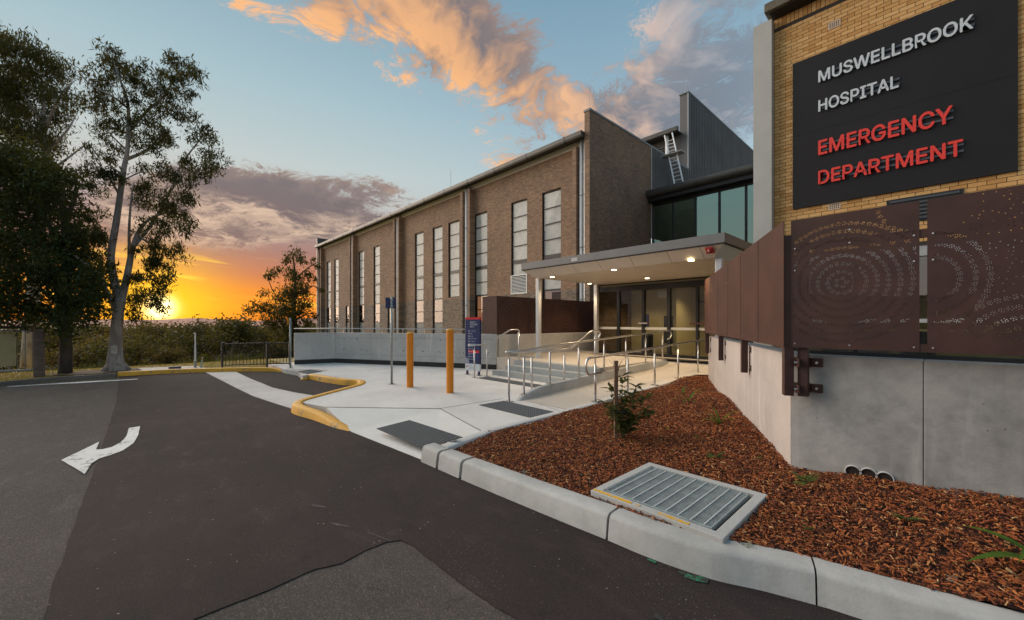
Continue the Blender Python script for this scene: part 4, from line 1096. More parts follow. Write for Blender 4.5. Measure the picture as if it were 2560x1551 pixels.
# ================================================================== CANOPY
CX0, CX1, CY0 = -8.52, -2.86, 8.34
SOF, FB, FT = 2.93, 3.17, 3.36
cn = thing('entrance_canopy', 'flat grey edged entrance canopy with lit downlights on white posts', 'canopy', (-5.6, 10, LZ))
M_fas = pmat('canopy_fascia', (.17, .17, .172), .45, .4, var=.06)
M_sof = pmat('canopy_soffit', (.62, .54, .46), .45, var=.05, spec=.5)
MB().box(CX0, CX1, CY0, CY0 + .06, FB, FT).build('fascia', M_fas, cn)
MB().box(CX0, CX0 + .06, CY0 + .06, YD - .05, FB, FT).build('fascia', M_fas, cn)
MB().box(CX1 - .06, CX1, CY0 + .06, YD - .05, FB, FT).build('fascia', M_fas, cn)
MB().box(CX0 + .06, CX1 - .06, CY0 + .06, YD - .05, FT - .08, FT - .03).build('roof_sheet', M_gutr, cn)
bv_ = .26
m_shadow = pmat('shadow_gap', (.05, .04, .035), .8)
MB().box(CX0 + .012, CX1 - .012, CY0 + .012, YD - .06, FB - .03, FB - .002).build('drip_edge', m_shadow, cn)
ix = [CX0 + .03 + bv_] + [gy(p, 690, CY0 + .3).x for p in (1402, 1495, 1577, 1675, 1772)] + [CX1 - .03 - bv_]
ix = [CX0 + .03 + bv_, -7.45, -6.65, -5.85, -4.95, -4.05, -3.35, CX1 - .03 - bv_]
ox = list(ix); ox[0] = CX0 + .03; ox[-1] = CX1 - .03
for k in range(len(ix) - 1):      # sloping edge panels then flat panels
    g = .004
    MB().quad((ox[k] + (g if k else 0), CY0 + .03, FB - .03), (ox[k + 1] - (g if k < len(ix) - 2 else 0), CY0 + .03, FB - .03), (ix[k + 1] - g, CY0 + .03 + bv_, SOF), (ix[k] + g, CY0 + .03 + bv_, SOF)).build('soffit_panel', M_sof, cn)
yj = [CY0 + .03 + bv_, 9.9, YD - .02]
for k in range(0, len(ix) - 1):
    for ya, yb in zip(yj[:-1], yj[1:]): MB().quad((ix[k] + .003, ya + .003, SOF), (ix[k + 1] - .003, ya + .003, SOF), (ix[k + 1] - .003, yb - .003, SOF), (ix[k] + .003, yb - .003, SOF)).build('soffit_panel', M_sof, cn)
MB().quad((CX0 + .03, CY0 + .03, FB - .03), (CX0 + .03 + bv_, CY0 + .03 + bv_, SOF), (CX0 + .03 + bv_, YD - .02, SOF), (CX0 + .03, YD - .02, FB - .03)).build('soffit_panel', M_sof, cn)
MB().quad((CX1 - .03, CY0 + .03, FB - .03), (CX1 - .03 - bv_, CY0 + .03 + bv_, SOF), (CX1 - .03 - bv_, YD - .02, SOF), (CX1 - .03, YD - .02, FB - .03)).build('soffit_panel', pmat('soffit_white', (.68, .68, .69), .5), cn)
M_post = pmat('post_white', (.62, .62, .63), .35, .3)
for (x, y, zb) in ((-8.30, 8.86, LZ), (-8.27, 11.8, LZ), (-3.12, 8.80, .15)):
    MB().box(x - .063, x + .063, y - .063, y + .063, zb, SOF).build('post', M_post, cn, bevel=.012)
    MB().box(x - .1, x + .1, y - .1, y + .1, zb, zb + .012).build('base_plate', M_post, cn)
M_lamp = emit_mat('downlight_glow', (1.0, .80, .45), 14.0)
def downlight(p, par, power, z):
    mb = MB(); n = 14
    mb.v = [(p.x + math.cos(2 * math.pi * j / n) * .065, p.y + math.sin(2 * math.pi * j / n) * .065, z - .004) for j in range(n)]; mb.f = [tuple(reversed(range(n)))]; mb.m = [0]
    o = mb.build('downlight', M_lamp, par)
    mb = MB()
    for r_, zz_ in ((.065, z - .003), (.085, z - .002)):
        for j in range(n): mb.v.append((p.x + math.cos(2 * math.pi * j / n) * r_, p.y + math.sin(2 * math.pi * j / n) * r_, zz_))
    for j in range(n): mb.face(n + j, n + (j + 1) % n, (j + 1) % n, j)
    mb.build('trim', M_grey, o)
    l = bpy.data.lights.new('downlight_lamp', 'SPOT'); lo = bpy.data.objects.new('downlight_lamp', l); COL.objects.link(lo)
    l.energy = power; l.color = (1.0, .74, .42); l.spot_size = math.radians(125); l.spot_blend = .7; l.shadow_soft_size = .06
    lo.parent = o; lo.location = Vector((p.x, p.y, z - .02)) - world_off(o)
for px, py in ((1380.5, 693), (1474, 709.6), (1535, 675), (1618, 696), (1728, 651.5), (1806, 678)):
    downlight(gz(px, py, SOF), cn, 60, SOF)
for (x, y) in ((-7.3, 13.0), (-5.2, 13.1), (-4.2, 13.6), (-4.4, 15.8)):
    downlight(Vector((x, y, 2.85)), lob, 48, 2.848)
# red strobe and fascia plate
al = MB(); c0 = gz(1782, 627, 3.02); c0 = Vector((-3.17, CY0 + .10, 3.07)); nn = Vector((0, -.66, -.75)).normalized(); t2 = Vector((1, 0, 0)); t3 = nn.cross(t2)
o = MB().obox(c0 + nn * .02, t2, t3, nn, .075, .075, .02).build('alarm_strobe', pmat('alarm_red', (.42, .012, .016), .35), cn, bevel=.012)
MB().tube([c0 + nn * .04, c0 + nn * .08], [.05, .03], 12).build('strobe_lens', pmat('alarm_red2', (.30, .008, .010), .15), o)
ctr = gy(1436, 647, CY0 - .004); MB().box(ctr.x - .1, ctr.x + .1, CY0 - .006, CY0 - .002, FB + .035, FB + .125).build('fascia_plate', pmat('plate_pale', (.55, .50, .50), .5), cn)
# ================================================================== YELLOW BRICK BUILDING
YB = 11.80
yb_ = thing('brick_building', 'yellow brick hospital wing with dark mortar carrying the emergency sign', 'building', (0, YB, 0))
M_mort = pmat('dark_mortar', (.055, .045, .04), .95, var=.2, vscale=20)
def ybrick_mat():
    def fn(t, b, pos):
        oi = t.new('ShaderNodeNewGeometry').outputs['Random Per Island']; ob = t.new('ShaderNodeObjectInfo').outputs['Random']
        r_ = t.math('FRACT', t.add(oi, ob))
        colr = t.ramp(r_, [(0, (.50, .25, .075)), (.18, (.62, .34, .12)), (.55, (.68, .39, .15)), (.85, (.73, .45, .19)), (1, (.55, .29, .09))])
        sp = t.noise(pos, 42, 5, .65)
        colr = t.mix(t.mul(t.step(sp, .5, .72), .45), colr, (.42, .21, .07))
        t.put(b.inputs['Base Color'], colr)
        bn = t.new('ShaderNodeBump'); bn.inputs['Strength'].default_value = .35; bn.inputs['Distance'].default_value = .006
        t.put(bn.inputs['Height'], t.noise(pos, 80, 5, .6)); t.l.new(bn.outputs[0], b.inputs['Normal'])
    return pmat('yellow_brick', (.52, .29, .11), .8, fn=fn)
M_yb = ybrick_mat()
XW0, XW1 = -2.87, 4.2
OX0, OX1, OZ0, OZ1 = -2.52, 3.6, .85, 3.20          # window band behind the screens
mb = MB(); mb.box(XW0, XW1, YB, YB + .25, OZ1, 9.28); mb.box(XW0, OX0, YB, YB + .25, 0, OZ1); mb.box(OX0, XW1, YB, YB + .25, 0, OZ0); mb.box(OX1, XW1, YB, YB + .25, OZ0, OZ1)
mb.build('wall', M_mort, yb_)
SGN = (-2.47, .975, 4.38, 7.95)
cells = []
row = 0; z = .0
while z + .076 < 9.0:
    x = XW0 + (.0 if row % 2 == 0 else -.12)
    while x < XW1:
        xa, xb = max(x, XW0) + .005, min(x + .24, XW1) - .005
        zc = z + .043
        inw = (OX0 - .005 < (xa + xb) / 2 < OX1 and OZ0 - .04 < zc < OZ1 + .04)
        if inw and xa < OX0: xb = OX0; inw = False
        sgn = SGN[0] + .03 < xa and xb < SGN[1] - .03 and SGN[2] + .05 < zc < SGN[3] - .05
        if xb - xa > .03 and not inw and not sgn: cells.append((xa, xb, z + .005, z + .081))
        x += .24
    z += .086; row += 1
top = z
def inview(xa, xb, za, zb_):
    p = Vector(((xa + xb) / 2, YB, (za + zb_) / 2)) - Vector((0, 0, EYE)); f_ = p.dot(Fw)
    if f_ <= 0: return None
    sx = CX + FPX * p.dot(Rw) / f_; sy = HY - FPX * p.z / f_
    if not (1925 < sx < 2575 and -20 < sy): return None
    if sx > 1976 and sy > 560 - (sx - 1976) * .16: return None       # behind the perforated sheets
    if sy > 720: return None
    return (xb - xa) * (zb_ - za) / f_ ** 2
vis = sorted([(v, c_) for c_ in cells for v in [inview(*c_)] if v], key=lambda q: -q[0])
single = set(c_ for v, c_ in vis[:290]); cache = {}; rb = random.Random(2)
core = MB()
for c_ in cells:
    xa, xb, za, zb_ = c_
    d_ = rb.uniform(.007, .012)
    if c_ in single:
        key = round(xb - xa, 3)
        if key not in cache:
            h, g = (xb - xa) / 2, .004
            bx0, bz0 = (xa + xb) / 2, (za + zb_) / 2; mb = MB(); mb.box(bx0 - h, bx0 + h, YB - .010, YB + .004, bz0 - .038, bz0 + .038)
            o = mb.build('brick', M_yb, yb_, loc=((xa + xb) / 2, YB, (za + zb_) / 2)); cache[key] = o
        else:
            o = cache[key].copy(); COL.objects.link(o); o.parent = yb_
        o.location = Vector(((xa + xb) / 2, YB - d_ + .010, (za + zb_) / 2)) - world_off(yb_)
    elif xa < 2.2: core.box(xa, xb, YB - d_, YB + .004, za, zb_)
o = core.build('brickwork', M_yb, yb_); o['kind'] = 'stuff'
x = XW0; k = 0                                       # soldier course under the eaves
while x < 2.0:
    MB().box(x + .005, x + .081, YB - .010, YB + .004, 9.035, 9.265).build('soldier_brick', M_yb, yb_); x += .086
eb = concrete_mat('eaves_concrete', (.20, .17, .12), (.075, .062, .045), .9)
MB().box(XW0 - .12, XW1, YB - .42, YB + .3, 9.30, 9.52).build('eaves_beam', eb, yb_, bevel=.02)
MB().box(XW0 - .02, XW1, YB - .30, YB, 9.27, 9.2995).build('eaves_shadow_strip', pmat('soffit_shade', (.025, .022, .02), .8), yb_)  # black colour put in for the shadow in the gap under the beam
M_pil = pmat('pilaster_grey', (.43, .43, .415), .55, var=.07, vscale=1.2)
MB().box(-3.28, XW0 - .004, YB - .22, YB + .5, 0, 9.20).build('pilaster', M_pil, yb_)
MB().hexa([(-3.62, 13.2, 9.0), (-3.285, 13.2, 8.75), (-3.285, 14.5, 8.75), (-3.62, 14.5, 9.0), (-3.62, 13.2, 9.12), (-3.285, 13.2, 9.4), (-3.285, 14.5, 9.4), (-3.62, 14.5, 9.12)]).build('eaves_end', eb, yb_)
MB().box(-3.28, XW0, YB + .5, 24, 0, 9.2).build('side_wall', M_pil, yb_)
# air vents
m_vent = pmat('vent_terracotta', (.62, .48, .36), .7, var=.1, vscale=20); m_vh = pmat('vent_hole', (.05, .03, .02), .9)
def vent(px, py):
    c0 = gy(px, py, YB); c0.x = round((c0.x - XW0) / .24) * .24 + XW0; c0.z = round(c0.z / .086) * .086
    v = MB().box(c0.x - .114, c0.x + .114, YB - .016, YB, c0.z - .081, c0.z + .081).build('air_vent', m_vent, yb_)
    for i in range(5):
        for j in range(3): MB().box(c0.x - .085 + i * .038, c0.x - .085 + i * .038 + .02, YB - .0175, YB - .0162, c0.z - .056 + j * .042, c0.z - .056 + j * .042 + .028).build('vent_hole', m_vh, v)
vent(2092, 58); vent(2095, 517)
# ventilation louvre and window band behind the screens
c0 = gy(2308, 522, YB); lv = MB().box(c0.x - .55, c0.x + .55, YB - .03, YB - .012, c0.z - .25, c0.z + .28).build('wall_louvre', M_frame, yb_)
for k in range(6): MB().hexa([(c0.x - .5, YB - .05, c0.z - .2 + k * .08), (c0.x + .5, YB - .05, c0.z - .2 + k * .08), (c0.x + .5, YB - .031, c0.z - .16 + k * .08), (c0.x - .5, YB - .031, c0.z - .16 + k * .08), (c0.x - .5, YB - .05, c0.z - .19 + k * .08), (c0.x + .5, YB - .05, c0.z - .19 + k * .08), (c0.x + .5, YB - .031, c0.z - .15 + k * .08), (c0.x - .5, YB - .031, c0.z - .15 + k * .08)]).build('louvre_slat', pmat('slat_dark', (.05, .055, .06), .5), lv)
mb = MB()
for x in (OX0 + .04, -1.3, -.1, 1.1, 2.3, OX1 - .04): mb.box(x - .04, x + .04, YB + .08, YB + .15, OZ0, OZ1)
mb.box(OX0, OX1, YB + .081, YB + .149, OZ1 - .08, OZ1); mb.box(OX0, OX1, YB + .081, YB + .149, OZ0, OZ0 + .08)
wf = mb.build('window', M_frame, yb_)
M_wgl = glass_mat('ward_glass', (.75, .80, .66), .14)
for a, b in zip((OX0 + .08, -1.26, -.06, 1.14, 2.34), (-1.34, -.14, 1.06, 2.26, OX1 - .08)): MB().quad((a, YB + .11, OZ0 + .08), (b, YB + .11, OZ0 + .08), (b, YB + .11, OZ1 - .08), (a, YB + .11, OZ1 - .08)).build('pane', M_wgl, wf)
MB().box(OX0, OX1, YB + .02, YB + .07, OZ1 - .22, OZ1 - .002).build('lintel', pmat('lintel_grey', (.40, .41, .43), .6), yb_)
MB().box(OX0, OX1, YB + .075, YB + .079, 1.60, 1.68).build('safety_strip', MATS['strip_white'], wf)
MB().box(OX0 - .5, OX1 + .3, 15.5, 15.6, 0, 3.4).build('room_wall', pmat('waiting_wall', (.30, .27, .15), .8, var=.1), yb_)
MB().box(OX0 - .5, OX1 + .3, YB + .26, 15.5, .40, .45).build('room_floor', pmat('waiting_floor', (.16, .12, .08), .5), yb_)
MB().box(OX0 - .3, OX1 + .3, YB + .26, 15.5, 3.3, 3.35).build('room_ceiling', pmat('waiting_ceiling', (.5, .48, .42), .8), yb_)
for (x, y) in ((-1.6, 13.4), (.2, 13.4), (1.9, 13.4)): downlight(Vector((x, y, 3.3)), yb_, 16, 3.298)
MB().box(2.0, 3.4, 15.2, 15.49, .5, 1.5).build('joinery', pmat('lime_green', (.16, .22, .03), .6), yb_)
# waiting chairs inside, seen through the gap below the screens
for k, x in enumerate((-1.75, -1.05, -.35)):
    t = thing('waiting_chair', 'dark padded waiting chair with yellow timber frame behind the window', 'chair', (x, 12.6, .45), 'row of waiting chairs behind the window')
    md = pmat('chair_dark', (.012, .014, .02), .6); mt = pmat('chair_wood', (.40, .22, .06), .5)
    MB().box(x - .26, x + .26, 12.45, 12.95, .85, .93).build('seat', md, t, bevel=.02)
    MB().hexa([(x - .26, 12.44, .98), (x + .26, 12.44, .98), (x + .26, 12.50, .98), (x - .26, 12.50, .98), (x - .27, 12.30, 1.45), (x + .27, 12.30, 1.45), (x + .27, 12.36, 1.45), (x - .27, 12.36, 1.45)]).build('backrest', md, t, bevel=.02)
    for sx in (-.28, .28):
        for y in (12.42, 12.92): MB().box(x + sx - .02, x + sx + .02, y - .02, y + .02, .45, 1.1).build('leg', mt, t)
    MB().box(x - .26, x + .26, 12.40, 12.44, .80, .84).build('rail', mt, t)

# ================================================================== EMERGENCY SIGN
sg = thing('emergency_sign', 'large black hospital sign board with raised silver and red lettering', 'sign', ((SGN[0] + SGN[1]) / 2, YB - .05, SGN[2]))
M_sgn = pmat('sign_black', (.017, .016, .018), .55, var=.1, vscale=.8, spec=.25)
MB().box(SGN[0], SGN[1], YB - .055, YB - .018, SGN[2], 6.15).build('panel', M_sgn, sg, bevel=.004)
MB().box(SGN[0], SGN[1], YB - .0545, YB - .018, 6.1505, SGN[3]).build('panel', M_sgn, sg, bevel=.003)
M_sil = pmat('letter_silver', (.62, .66, .70), .4, .1); M_red = pmat('letter_red', (.80, .045, .032), .5)
FONT = None
try: FONT = bpy.data.fonts.load(bpy.utils.system_resource('DATAFILES', path='fonts') + '/Inter.woff2')   # ships with Blender
except Exception: FONT = None
def text_mesh(body, bold=.0):
    cu = bpy.data.curves.new('t', 'FONT'); cu.body = body; cu.size = 1.0; cu.font = FONT or cu.font; cu.offset = bold; cu.resolution_u = 3
    tmp = bpy.data.objects.new('t', cu); COL.objects.link(tmp)
    dg = bpy.context.evaluated_depsgraph_get(); me = bpy.data.meshes.new_from_object(tmp.evaluated_get(dg)); bpy.data.objects.remove(tmp)
    vs = [v.co.copy() for v in me.vertices]; fs_ = [tuple(p.vertices) for p in me.polygons]; bpy.data.meshes.remove(me)
    return vs, fs_
def islands(nv, fs_):
    par = list(range(nv))
    def fnd(a):
        while par[a] != a: par[a] = par[par[a]]; a = par[a]
        return a
    for f_ in fs_:
        for q in f_[1:]: par[fnd(q)] = fnd(f_[0])
    g = {}
    for f_ in fs_: g.setdefault(fnd(f_[0]), []).append(f_)
    return list(g.values())
def sign_text(body, pl, pbase, ptop, pr, Yf, depth, mat, parent, name='letter', bold=.03, each=True):
    """body laid on plane Y=Yf between pixel-derived left/right and base/cap heights"""
    a = gy(pl[0], pl[1], Yf); b = gy(pr[0], pl[1], Yf); zt = gy(ptop[0], ptop[1], Yf).z
    return text_box(body, a.x, b.x, a.z, zt, Yf, depth, mat, parent, name, bold, each)
def text_box(body, xa, xb, za, zb_, Yf, depth, mat, parent, name='letter', bold=.03, each=True, ux=Vector((1, 0, 0)), org=None):
    vs, fs_ = text_mesh(body, 0.0)
    x0_, x1_ = min(v.x for v in vs), max(v.x for v in vs); cap = [v.y for v in vs]; y0_, y1_ = min(cap), max(cap)
    nrm = Vector((ux.y, -ux.x, 0))
    O_ = org if org is not None else Vector((0, Yf, 0))
    def mp(v, d_):
        X = xa + (v.x - x0_) / (x1_ - x0_) * (xb - xa); Z = za + (v.y - y0_) / (y1_ - y0_) * (zb_ - za)
        return O_ + ux * X + nrm * d_ + Vector((0, 0, Z))
    groups = islands(len(vs), fs_) if each else [fs_]
    for g in groups:
        mb = MB()
        for kk, (ox, oy) in enumerate([(-bold, 0), (bold, 0), (0, bold * .8), (0, -bold * .8)] if each and bold else [(0, 0)]):
            ed = {}; used_ = {}
            def vi(q, top_):
                if (q, top_) not in used_: used_[(q, top_)] = len(mb.v); mb.v.append(tuple(mp(vs[q] + Vector((ox, oy, 0)), (depth + .0005 * kk) if top_ else 0)))
                return used_[(q, top_)]
            for f_ in g:
                mb.face(*[vi(q, True) for q in f_])
                for p, q in zip(f_, f_[1:] + f_[:1]):
                    if (q, p) in ed: del ed[(q, p)]
                    else: ed[(p, q)] = 1
            if depth > .003:
                for (p, q) in ed: mb.face(vi(p, True), vi(p, False), vi(q, False), vi(q, True))
        mb.build(name, mat, parent)
YL = YB - .085
for body, yb2, yt2, xr, mat in (('MUSWELLBROOK', 207.3, 179.2, 2432, M_sil), ('HOSPITAL', 280.6, 252.6, 2246, M_sil), ('EMERGENCY', 388.7, 353.4, 2380, M_red), ('DEPARTMENT', 461.2, 429.2, 2406, M_red)):
    a = gy(2047, yb2, YL); zt = gy(2047, yt2, YL).z; b = gy(xr, 300, YL)
    text_box(body, a.x, b.x, a.z, zt, YL, .02, mat, sg, 'letter', .019)
    for f_ in (.30, .72):
        zc = a.z + (zt - a.z) * f_
        MB().box(a.x + .06, b.x + .02, YB - .078, YB - .058, zc - .022, zc + .022).build('letter_rail', pmat('rail_slate', (.085, .095, .115), .5, .3), sg)

# ================================================================== STREET FURNITURE
M_org = pmat('bollard_yellow', (.72, .225, .004), .45, var=.06, vscale=3)
for (px, py, top_y, lab) in ((1025, 968.2, 830.6, 'yellow bollard standing beside the blue sign post'), (1125, 982.3, 822, 'yellow bollard standing beside the directory sign')):
    p = gz(px, py, PATH_Z); dep = p.dot(Fw); h = (py - top_y) * dep / FPX - .02
    t = thing('bollard', lab, 'bollard', p)
    MB().tube([p, p + UPV * (h - .02)], .076, 24).build('post', M_org, t, smooth=False); smooth_by_angle(t.children[0])
    c_ = MB().tube([p + UPV * (h - .02), p + UPV * (h - .004), p + UPV * (h + .012), p + UPV * (h + .02)], [.078, .077, .055, .02], 24).build('cap', pmat('bollard_cap', (.72, .34, .02), .4), t); smooth_by_angle(c_)
M_gpost = pmat('galv_post', (.34, .36, .35), .45, .7, var=.12, vscale=6)
p = gz(979.3, 960.8, PATH_Z); dep = p.dot(Fw)
t = thing('sign_post', 'galvanised post with a blue sign plate seen from its back', 'sign', p)
MB().tube([p, p + UPV * 2.08], .025, 12).build('post', M_gpost, t, smooth=True)
MB().tube([p + UPV * 2.08, p + UPV * 2.11], [.027, .02], 12).build('post_cap', M_grey, t)
MB().tube([p, p + UPV * .012], .075, 16).build('base_plate', M_gpost, t)
d0 = Vector((.55, .62, 0)).normalized()
c0 = p + Fw * .035 - Rw * .04 + UPV * 1.94
MB().obox(c0, Rw * .92 + Fw * .39, Vector((-.39, .92, 0)), UPV, .115, .003, .13).build('sign_plate', pmat('sign_blue', (.010, .022, .10), .4), t)
for z in (1.86, 2.02): MB().obox(p + UPV * z - Fw * .0, Rw, Fw, UPV, .034, .03, .012).build('clamp', M_gpost, t)
p = gz(726, 920.5, PATH_Z)
t = thing('sign_post', 'slender galvanised post with a small orange plate beside the retaining wall', 'sign', p)
MB().tube([p, p + UPV * 1.62], .03, 10).build('post', M_gpost, t, smooth=True)
MB().tube([p, p + UPV * .012], .09, 12).build('base_plate', M_gpost, t)
MB().obox(p + UPV * 1.5 - Rw * .045, Rw * .6 + Fw * .8, Vector((-.8, .6, 0)), UPV, .06, .004, .1).build('sign_plate', pmat('plate_orange', (.70, .28, .01), .5), t)
# directory sign
pl_, pr_ = gz(1165, 936, PATH_Z), gz(1201, 940, PATH_Z); ux = (pr_ - pl_); ux.z = 0; wid = ux.length; ux.normalize(); nr_ = Vector((ux.y, -ux.x, 0))
if nr_.dot(Fw) > 0: nr_ = -nr_
t = thing('directory_sign', 'tall dark blue hospital directory sign with red top and white foot', 'sign', (pl_ + pr_) / 2)
H_ = 1.62; zb0 = PATH_Z + .12
m_nav = pmat('navy_panel', (.006, .016, .085), .4); m_rd = pmat('sign_red', (.62, .008, .012), .4); m_wh = pmat('sign_white', (.62, .65, .68), .5); m_bl = pmat('rule_blue', (.03, .08, .36), .5); m_tx = pmat('text_white', (.70, .72, .74), .5)
cpt = (pl_ + pr_) / 2
def sbox(x0_, x1_, z0_, z1_, y0_, y1_, name, mat, par):
    c0 = pl_ + ux * (x0_ + x1_) / 2 * wid + nr_ * (y0_ + y1_) / 2; c0.z = (z0_ + z1_) / 2
    return MB().obox(c0, ux, nr_, UPV, (x1_ - x0_) / 2 * wid, (y1_ - y0_) / 2, (z1_ - z0_) / 2).build(name, mat, par)
zt_ = PATH_Z + H_
pn = sbox(0, 1, zb0 + .20, zt_ - .06, -.03, .03, 'panel', m_nav, t)
sbox(0, 1, zt_ - .0595, zt_, -.0295, .0305, 'top_band', m_rd, t); sbox(0, 1, zb0, zb0 + .1995, -.03, .0302, 'foot_band', m_wh, t)
for s_ in (.1, .9): sbox(s_ - .05, s_ + .05, PATH_Z, zb0, -.02, .02, 'leg', m_nav, t); sbox(s_ - .1, s_ + .1, PATH_Z + .001, PATH_Z + .012, -.06, .06, 'base_plate', M_gpost, t)
def stxt(body, xa, xb, za, zb_, mat=None): text_box(body, xa * wid, xb * wid, za, zb_, 0, .0015, mat or m_tx, pn, 'lettering', .01, False, ux, pl_ + nr_ * .0305 - UPV * pl_.z)
zz_ = zt_ - .16
for body, xb in (('WELCOME TO', .72), ('MUSWELLBROOK', .84), ('HOSPITAL', .62)): stxt(body, .34, xb, zz_, zz_ + .042); zz_ -= .062
rows = ['Community Health', 'Theatre', 'Sub-acute', 'Pathology Collection', 'Medical Imaging', 'Outpatient Clinic', 'Maternity', 'Main Entrance', 'EMERGENCY', 'Renal Day Unit', 'General Ward', 'Administration']
zz_ = zt_ - .40
for i, body in enumerate(rows):
    if body == 'EMERGENCY': sbox(.22, .96, zz_ - .022, zz_ + .048, .0301, .0306, 'red_band', m_rd, pn)
    else: sbox(.24, .96, zz_ + .044, zz_ + .050, .0301, .0308, 'rule', m_bl, pn)
    stxt(body, .35, .35 + .022 * len(body), zz_, zz_ + .026, m_tx); sbox(.24, .29, zz_ - .002, zz_ + .028, .0307, .0312, 'row_marker', m_tx, pn)
    zz_ -= .0715
for k, (x, h) in enumerate(((.04, .17), (.09, .13), (.14, .16), (.2, .10), (.25, .06))): sbox(x - .012, x + .012, zb0 + .215, zb0 + .215 + h, .0301, .031, 'wave_motif', m_wh, pn)
c0 = pl_ + ux * .13 * wid + nr_ * .031 + UPV * (zb0 + .12 - pl_.z); mb = MB(); mb.tube([c0, c0 + nr_ * .001], .026, 14); mb.build('emblem', m_rd, t)
text_box('Health', .26 * wid, .42 * wid, zb0 + .125, zb0 + .15, 0, .0015, m_nav, t, 'lettering', .01, False, ux, pl_ + nr_ * .031 - UPV * pl_.z)
for z in (.085, .055): sbox(.26, .62, zb0 + z, zb0 + z + .008, .0303, .031, 'small_print', pmat('print_grey', (.25, .28, .32), .5), t)

# ---- handrails
def fillet(pts, r_=.08, n=5):
    out = [Vector(pts[0])]
    for a, b, c_ in zip(pts[:-2], pts[1:-1], pts[2:]):
        a, b, c_ = Vector(a), Vector(b), Vector(c_); d1 = (a - b); d2 = (c_ - b); q = min(r_, d1.length * .45, d2.length * .45)
        p1 = b + d1.normalized() * q; p2 = b + d2.normalized() * q
        for k in range(n + 1): s_ = k / n; out.append(p1.lerp(b, s_).lerp(b.lerp(p2, s_), s_))
    out.append(Vector(pts[-1])); return out
def handrail(label, pts, posts, loc):
    t = thing('handrail', label, 'handrail', loc)
    o = MB().tube(fillet(pts, .11), .022, 10).build('rail', M_stain, t, smooth=True)
    for (b, top_) in posts:
        b = Vector(b)
        po_ = MB().tube([b, (b.x, b.y, top_ - .13)], .020, 10).build('post', M_stain, t, smooth=True)
        MB().tube([(b.x, b.y, top_ - .13), (b.x, b.y, top_ - .01)], .007, 6).build('stem', M_stain, po_)
        MB().box(b.x - .075, b.x + .075, b.y - .05, b.y + .05, b.z, b.z + .010).build('base_plate', M_stain, po_)
        for s_ in (-.055, .055): MB().tube([(b.x + s_, b.y - .02, b.z + .010), (b.x + s_, b.y - .02, b.z + .024)], .009, 6).build('bolt', M_bolt, po_)
    return t
gk = lambda y: kz(y) + .012
gr_top = lambda y: .985 + (y - 5.9) * .0355
handrail('stainless handrail along the mulch side of the ramp', [(GKX, 6.15, gr_top(6) - .30), (GKX, 5.72, gr_top(6) - .30), (GKX, 5.66, gr_top(6) - .15), (GKX, 5.72, gr_top(6) - .01), (GKX, 6.15, gr_top(6.0) + .0), (GKX, 10.9, gr_top(10.9))],
         [((GKX, y, gk(y)), gr_top(y)) for y in (5.95, 7.03, 8.12, 9.25, 10.38)], (GKX, 8, .2))
ckz = lambda y: .345 + (y - 6.17) * .042
cr_top = lambda y: 1.125 + (y - 6.17) * .046
handrail('stainless handrail on the upstand kerb between steps and ramp', [(-5.46, 4.95, 1.05), (-5.46, 5.45, 1.06), (-5.46, 6.17, cr_top(6.17)), (-5.46, 11.25, cr_top(11.25)), (-5.46, 11.55, cr_top(11.3)), (-5.46, 11.62, cr_top(11.3) - .12), (-5.46, 11.5, cr_top(11.3) - .25), (-5.46, 11.38, cr_top(11.3) - .25)],
         [((-5.46, 5.03, PATH_Z), 1.05), ((-5.46, 5.42, .215), 1.06)] + [((-5.46, y, min(.515, ckz(y))), cr_top(y)) for y in (6.17, 7.13, 8.11, 9.08, 10.08, 11.05)], (-5.46, 8, .3))
XR = -5.72
handrail('stainless stair handrail nearest the ramp kerb', [(XR, 5.35, 1.02), (XR, 7.15, 1.0), (XR, 7.95, 1.40), (XR, 8.28, 1.40), (XR, 8.34, 1.32), (XR, 8.25, 1.22)],
         [((XR, 5.9, PATH_Z), 1.01), ((XR, 6.95, PATH_Z), 1.0), ((XR, 8.12, LZ), 1.40)], (XR, 7, PATH_Z))
XR2 = -8.47
handrail('stainless stair handrail beside the directory sign', [(XR2, 6.35, 1.0), (XR2, 6.95, 1.0), (XR2 + .02, 7.85, 1.40), (XR2 + .05, 8.12, 1.40), (XR2 + .05, 8.18, 1.32), (XR2 + .05, 8.1, 1.25)],
         [((XR2, 6.55, PATH_Z), 1.0), ((XR2, 6.98, PATH_Z), 1.0), ((XR2 + .12, 8.08, LZ), 1.40)], (XR2, 7, PATH_Z))

# ---- black pool fence at the verge
M_blk = pmat('black_powdercoat', (.012, .012, .013), .4)
fa, fb, fc = gz(555.6, 920.6, .08), gz(667.6, 917.3, .08), gz(724, 916, .08)
fn_ = thing('picket_fence', 'black metal picket fence between the verge and the retaining wall', 'fence', fa)
FHT = .84
for (a, b) in ((fa, fb), (fb, fc)):
    dv = b - a; n = int(dv.length / .095); u = dv.normalized(); nn = Vector((-u.y, u.x, 0))
    for z in (.10, FHT - .03): MB().obox((a + b) / 2 + UPV * z, u, nn, UPV, dv.length / 2, .018, .018).build('rail', M_blk, fn_)
    pr = None
    for k in range(1, n):
        q = a.lerp(b, k / n)
        if pr is None: pr = MB().obox(q + UPV * (FHT / 2 + .03), u, nn, UPV, .0075, .0075, FHT / 2 - .06).build('picket', M_blk, fn_); q0 = q
        else:
            o = pr.copy(); COL.objects.link(o); o.parent = fn_; o.location = pr.location + (q - q0)
for q in (fa, fb, fc): MB().obox(q + UPV * (FHT / 2 - .05), Vector((1, 0, 0)), Vector((0, 1, 0)), UPV, .028, .028, FHT / 2 + .07).build('post', M_blk, fn_)

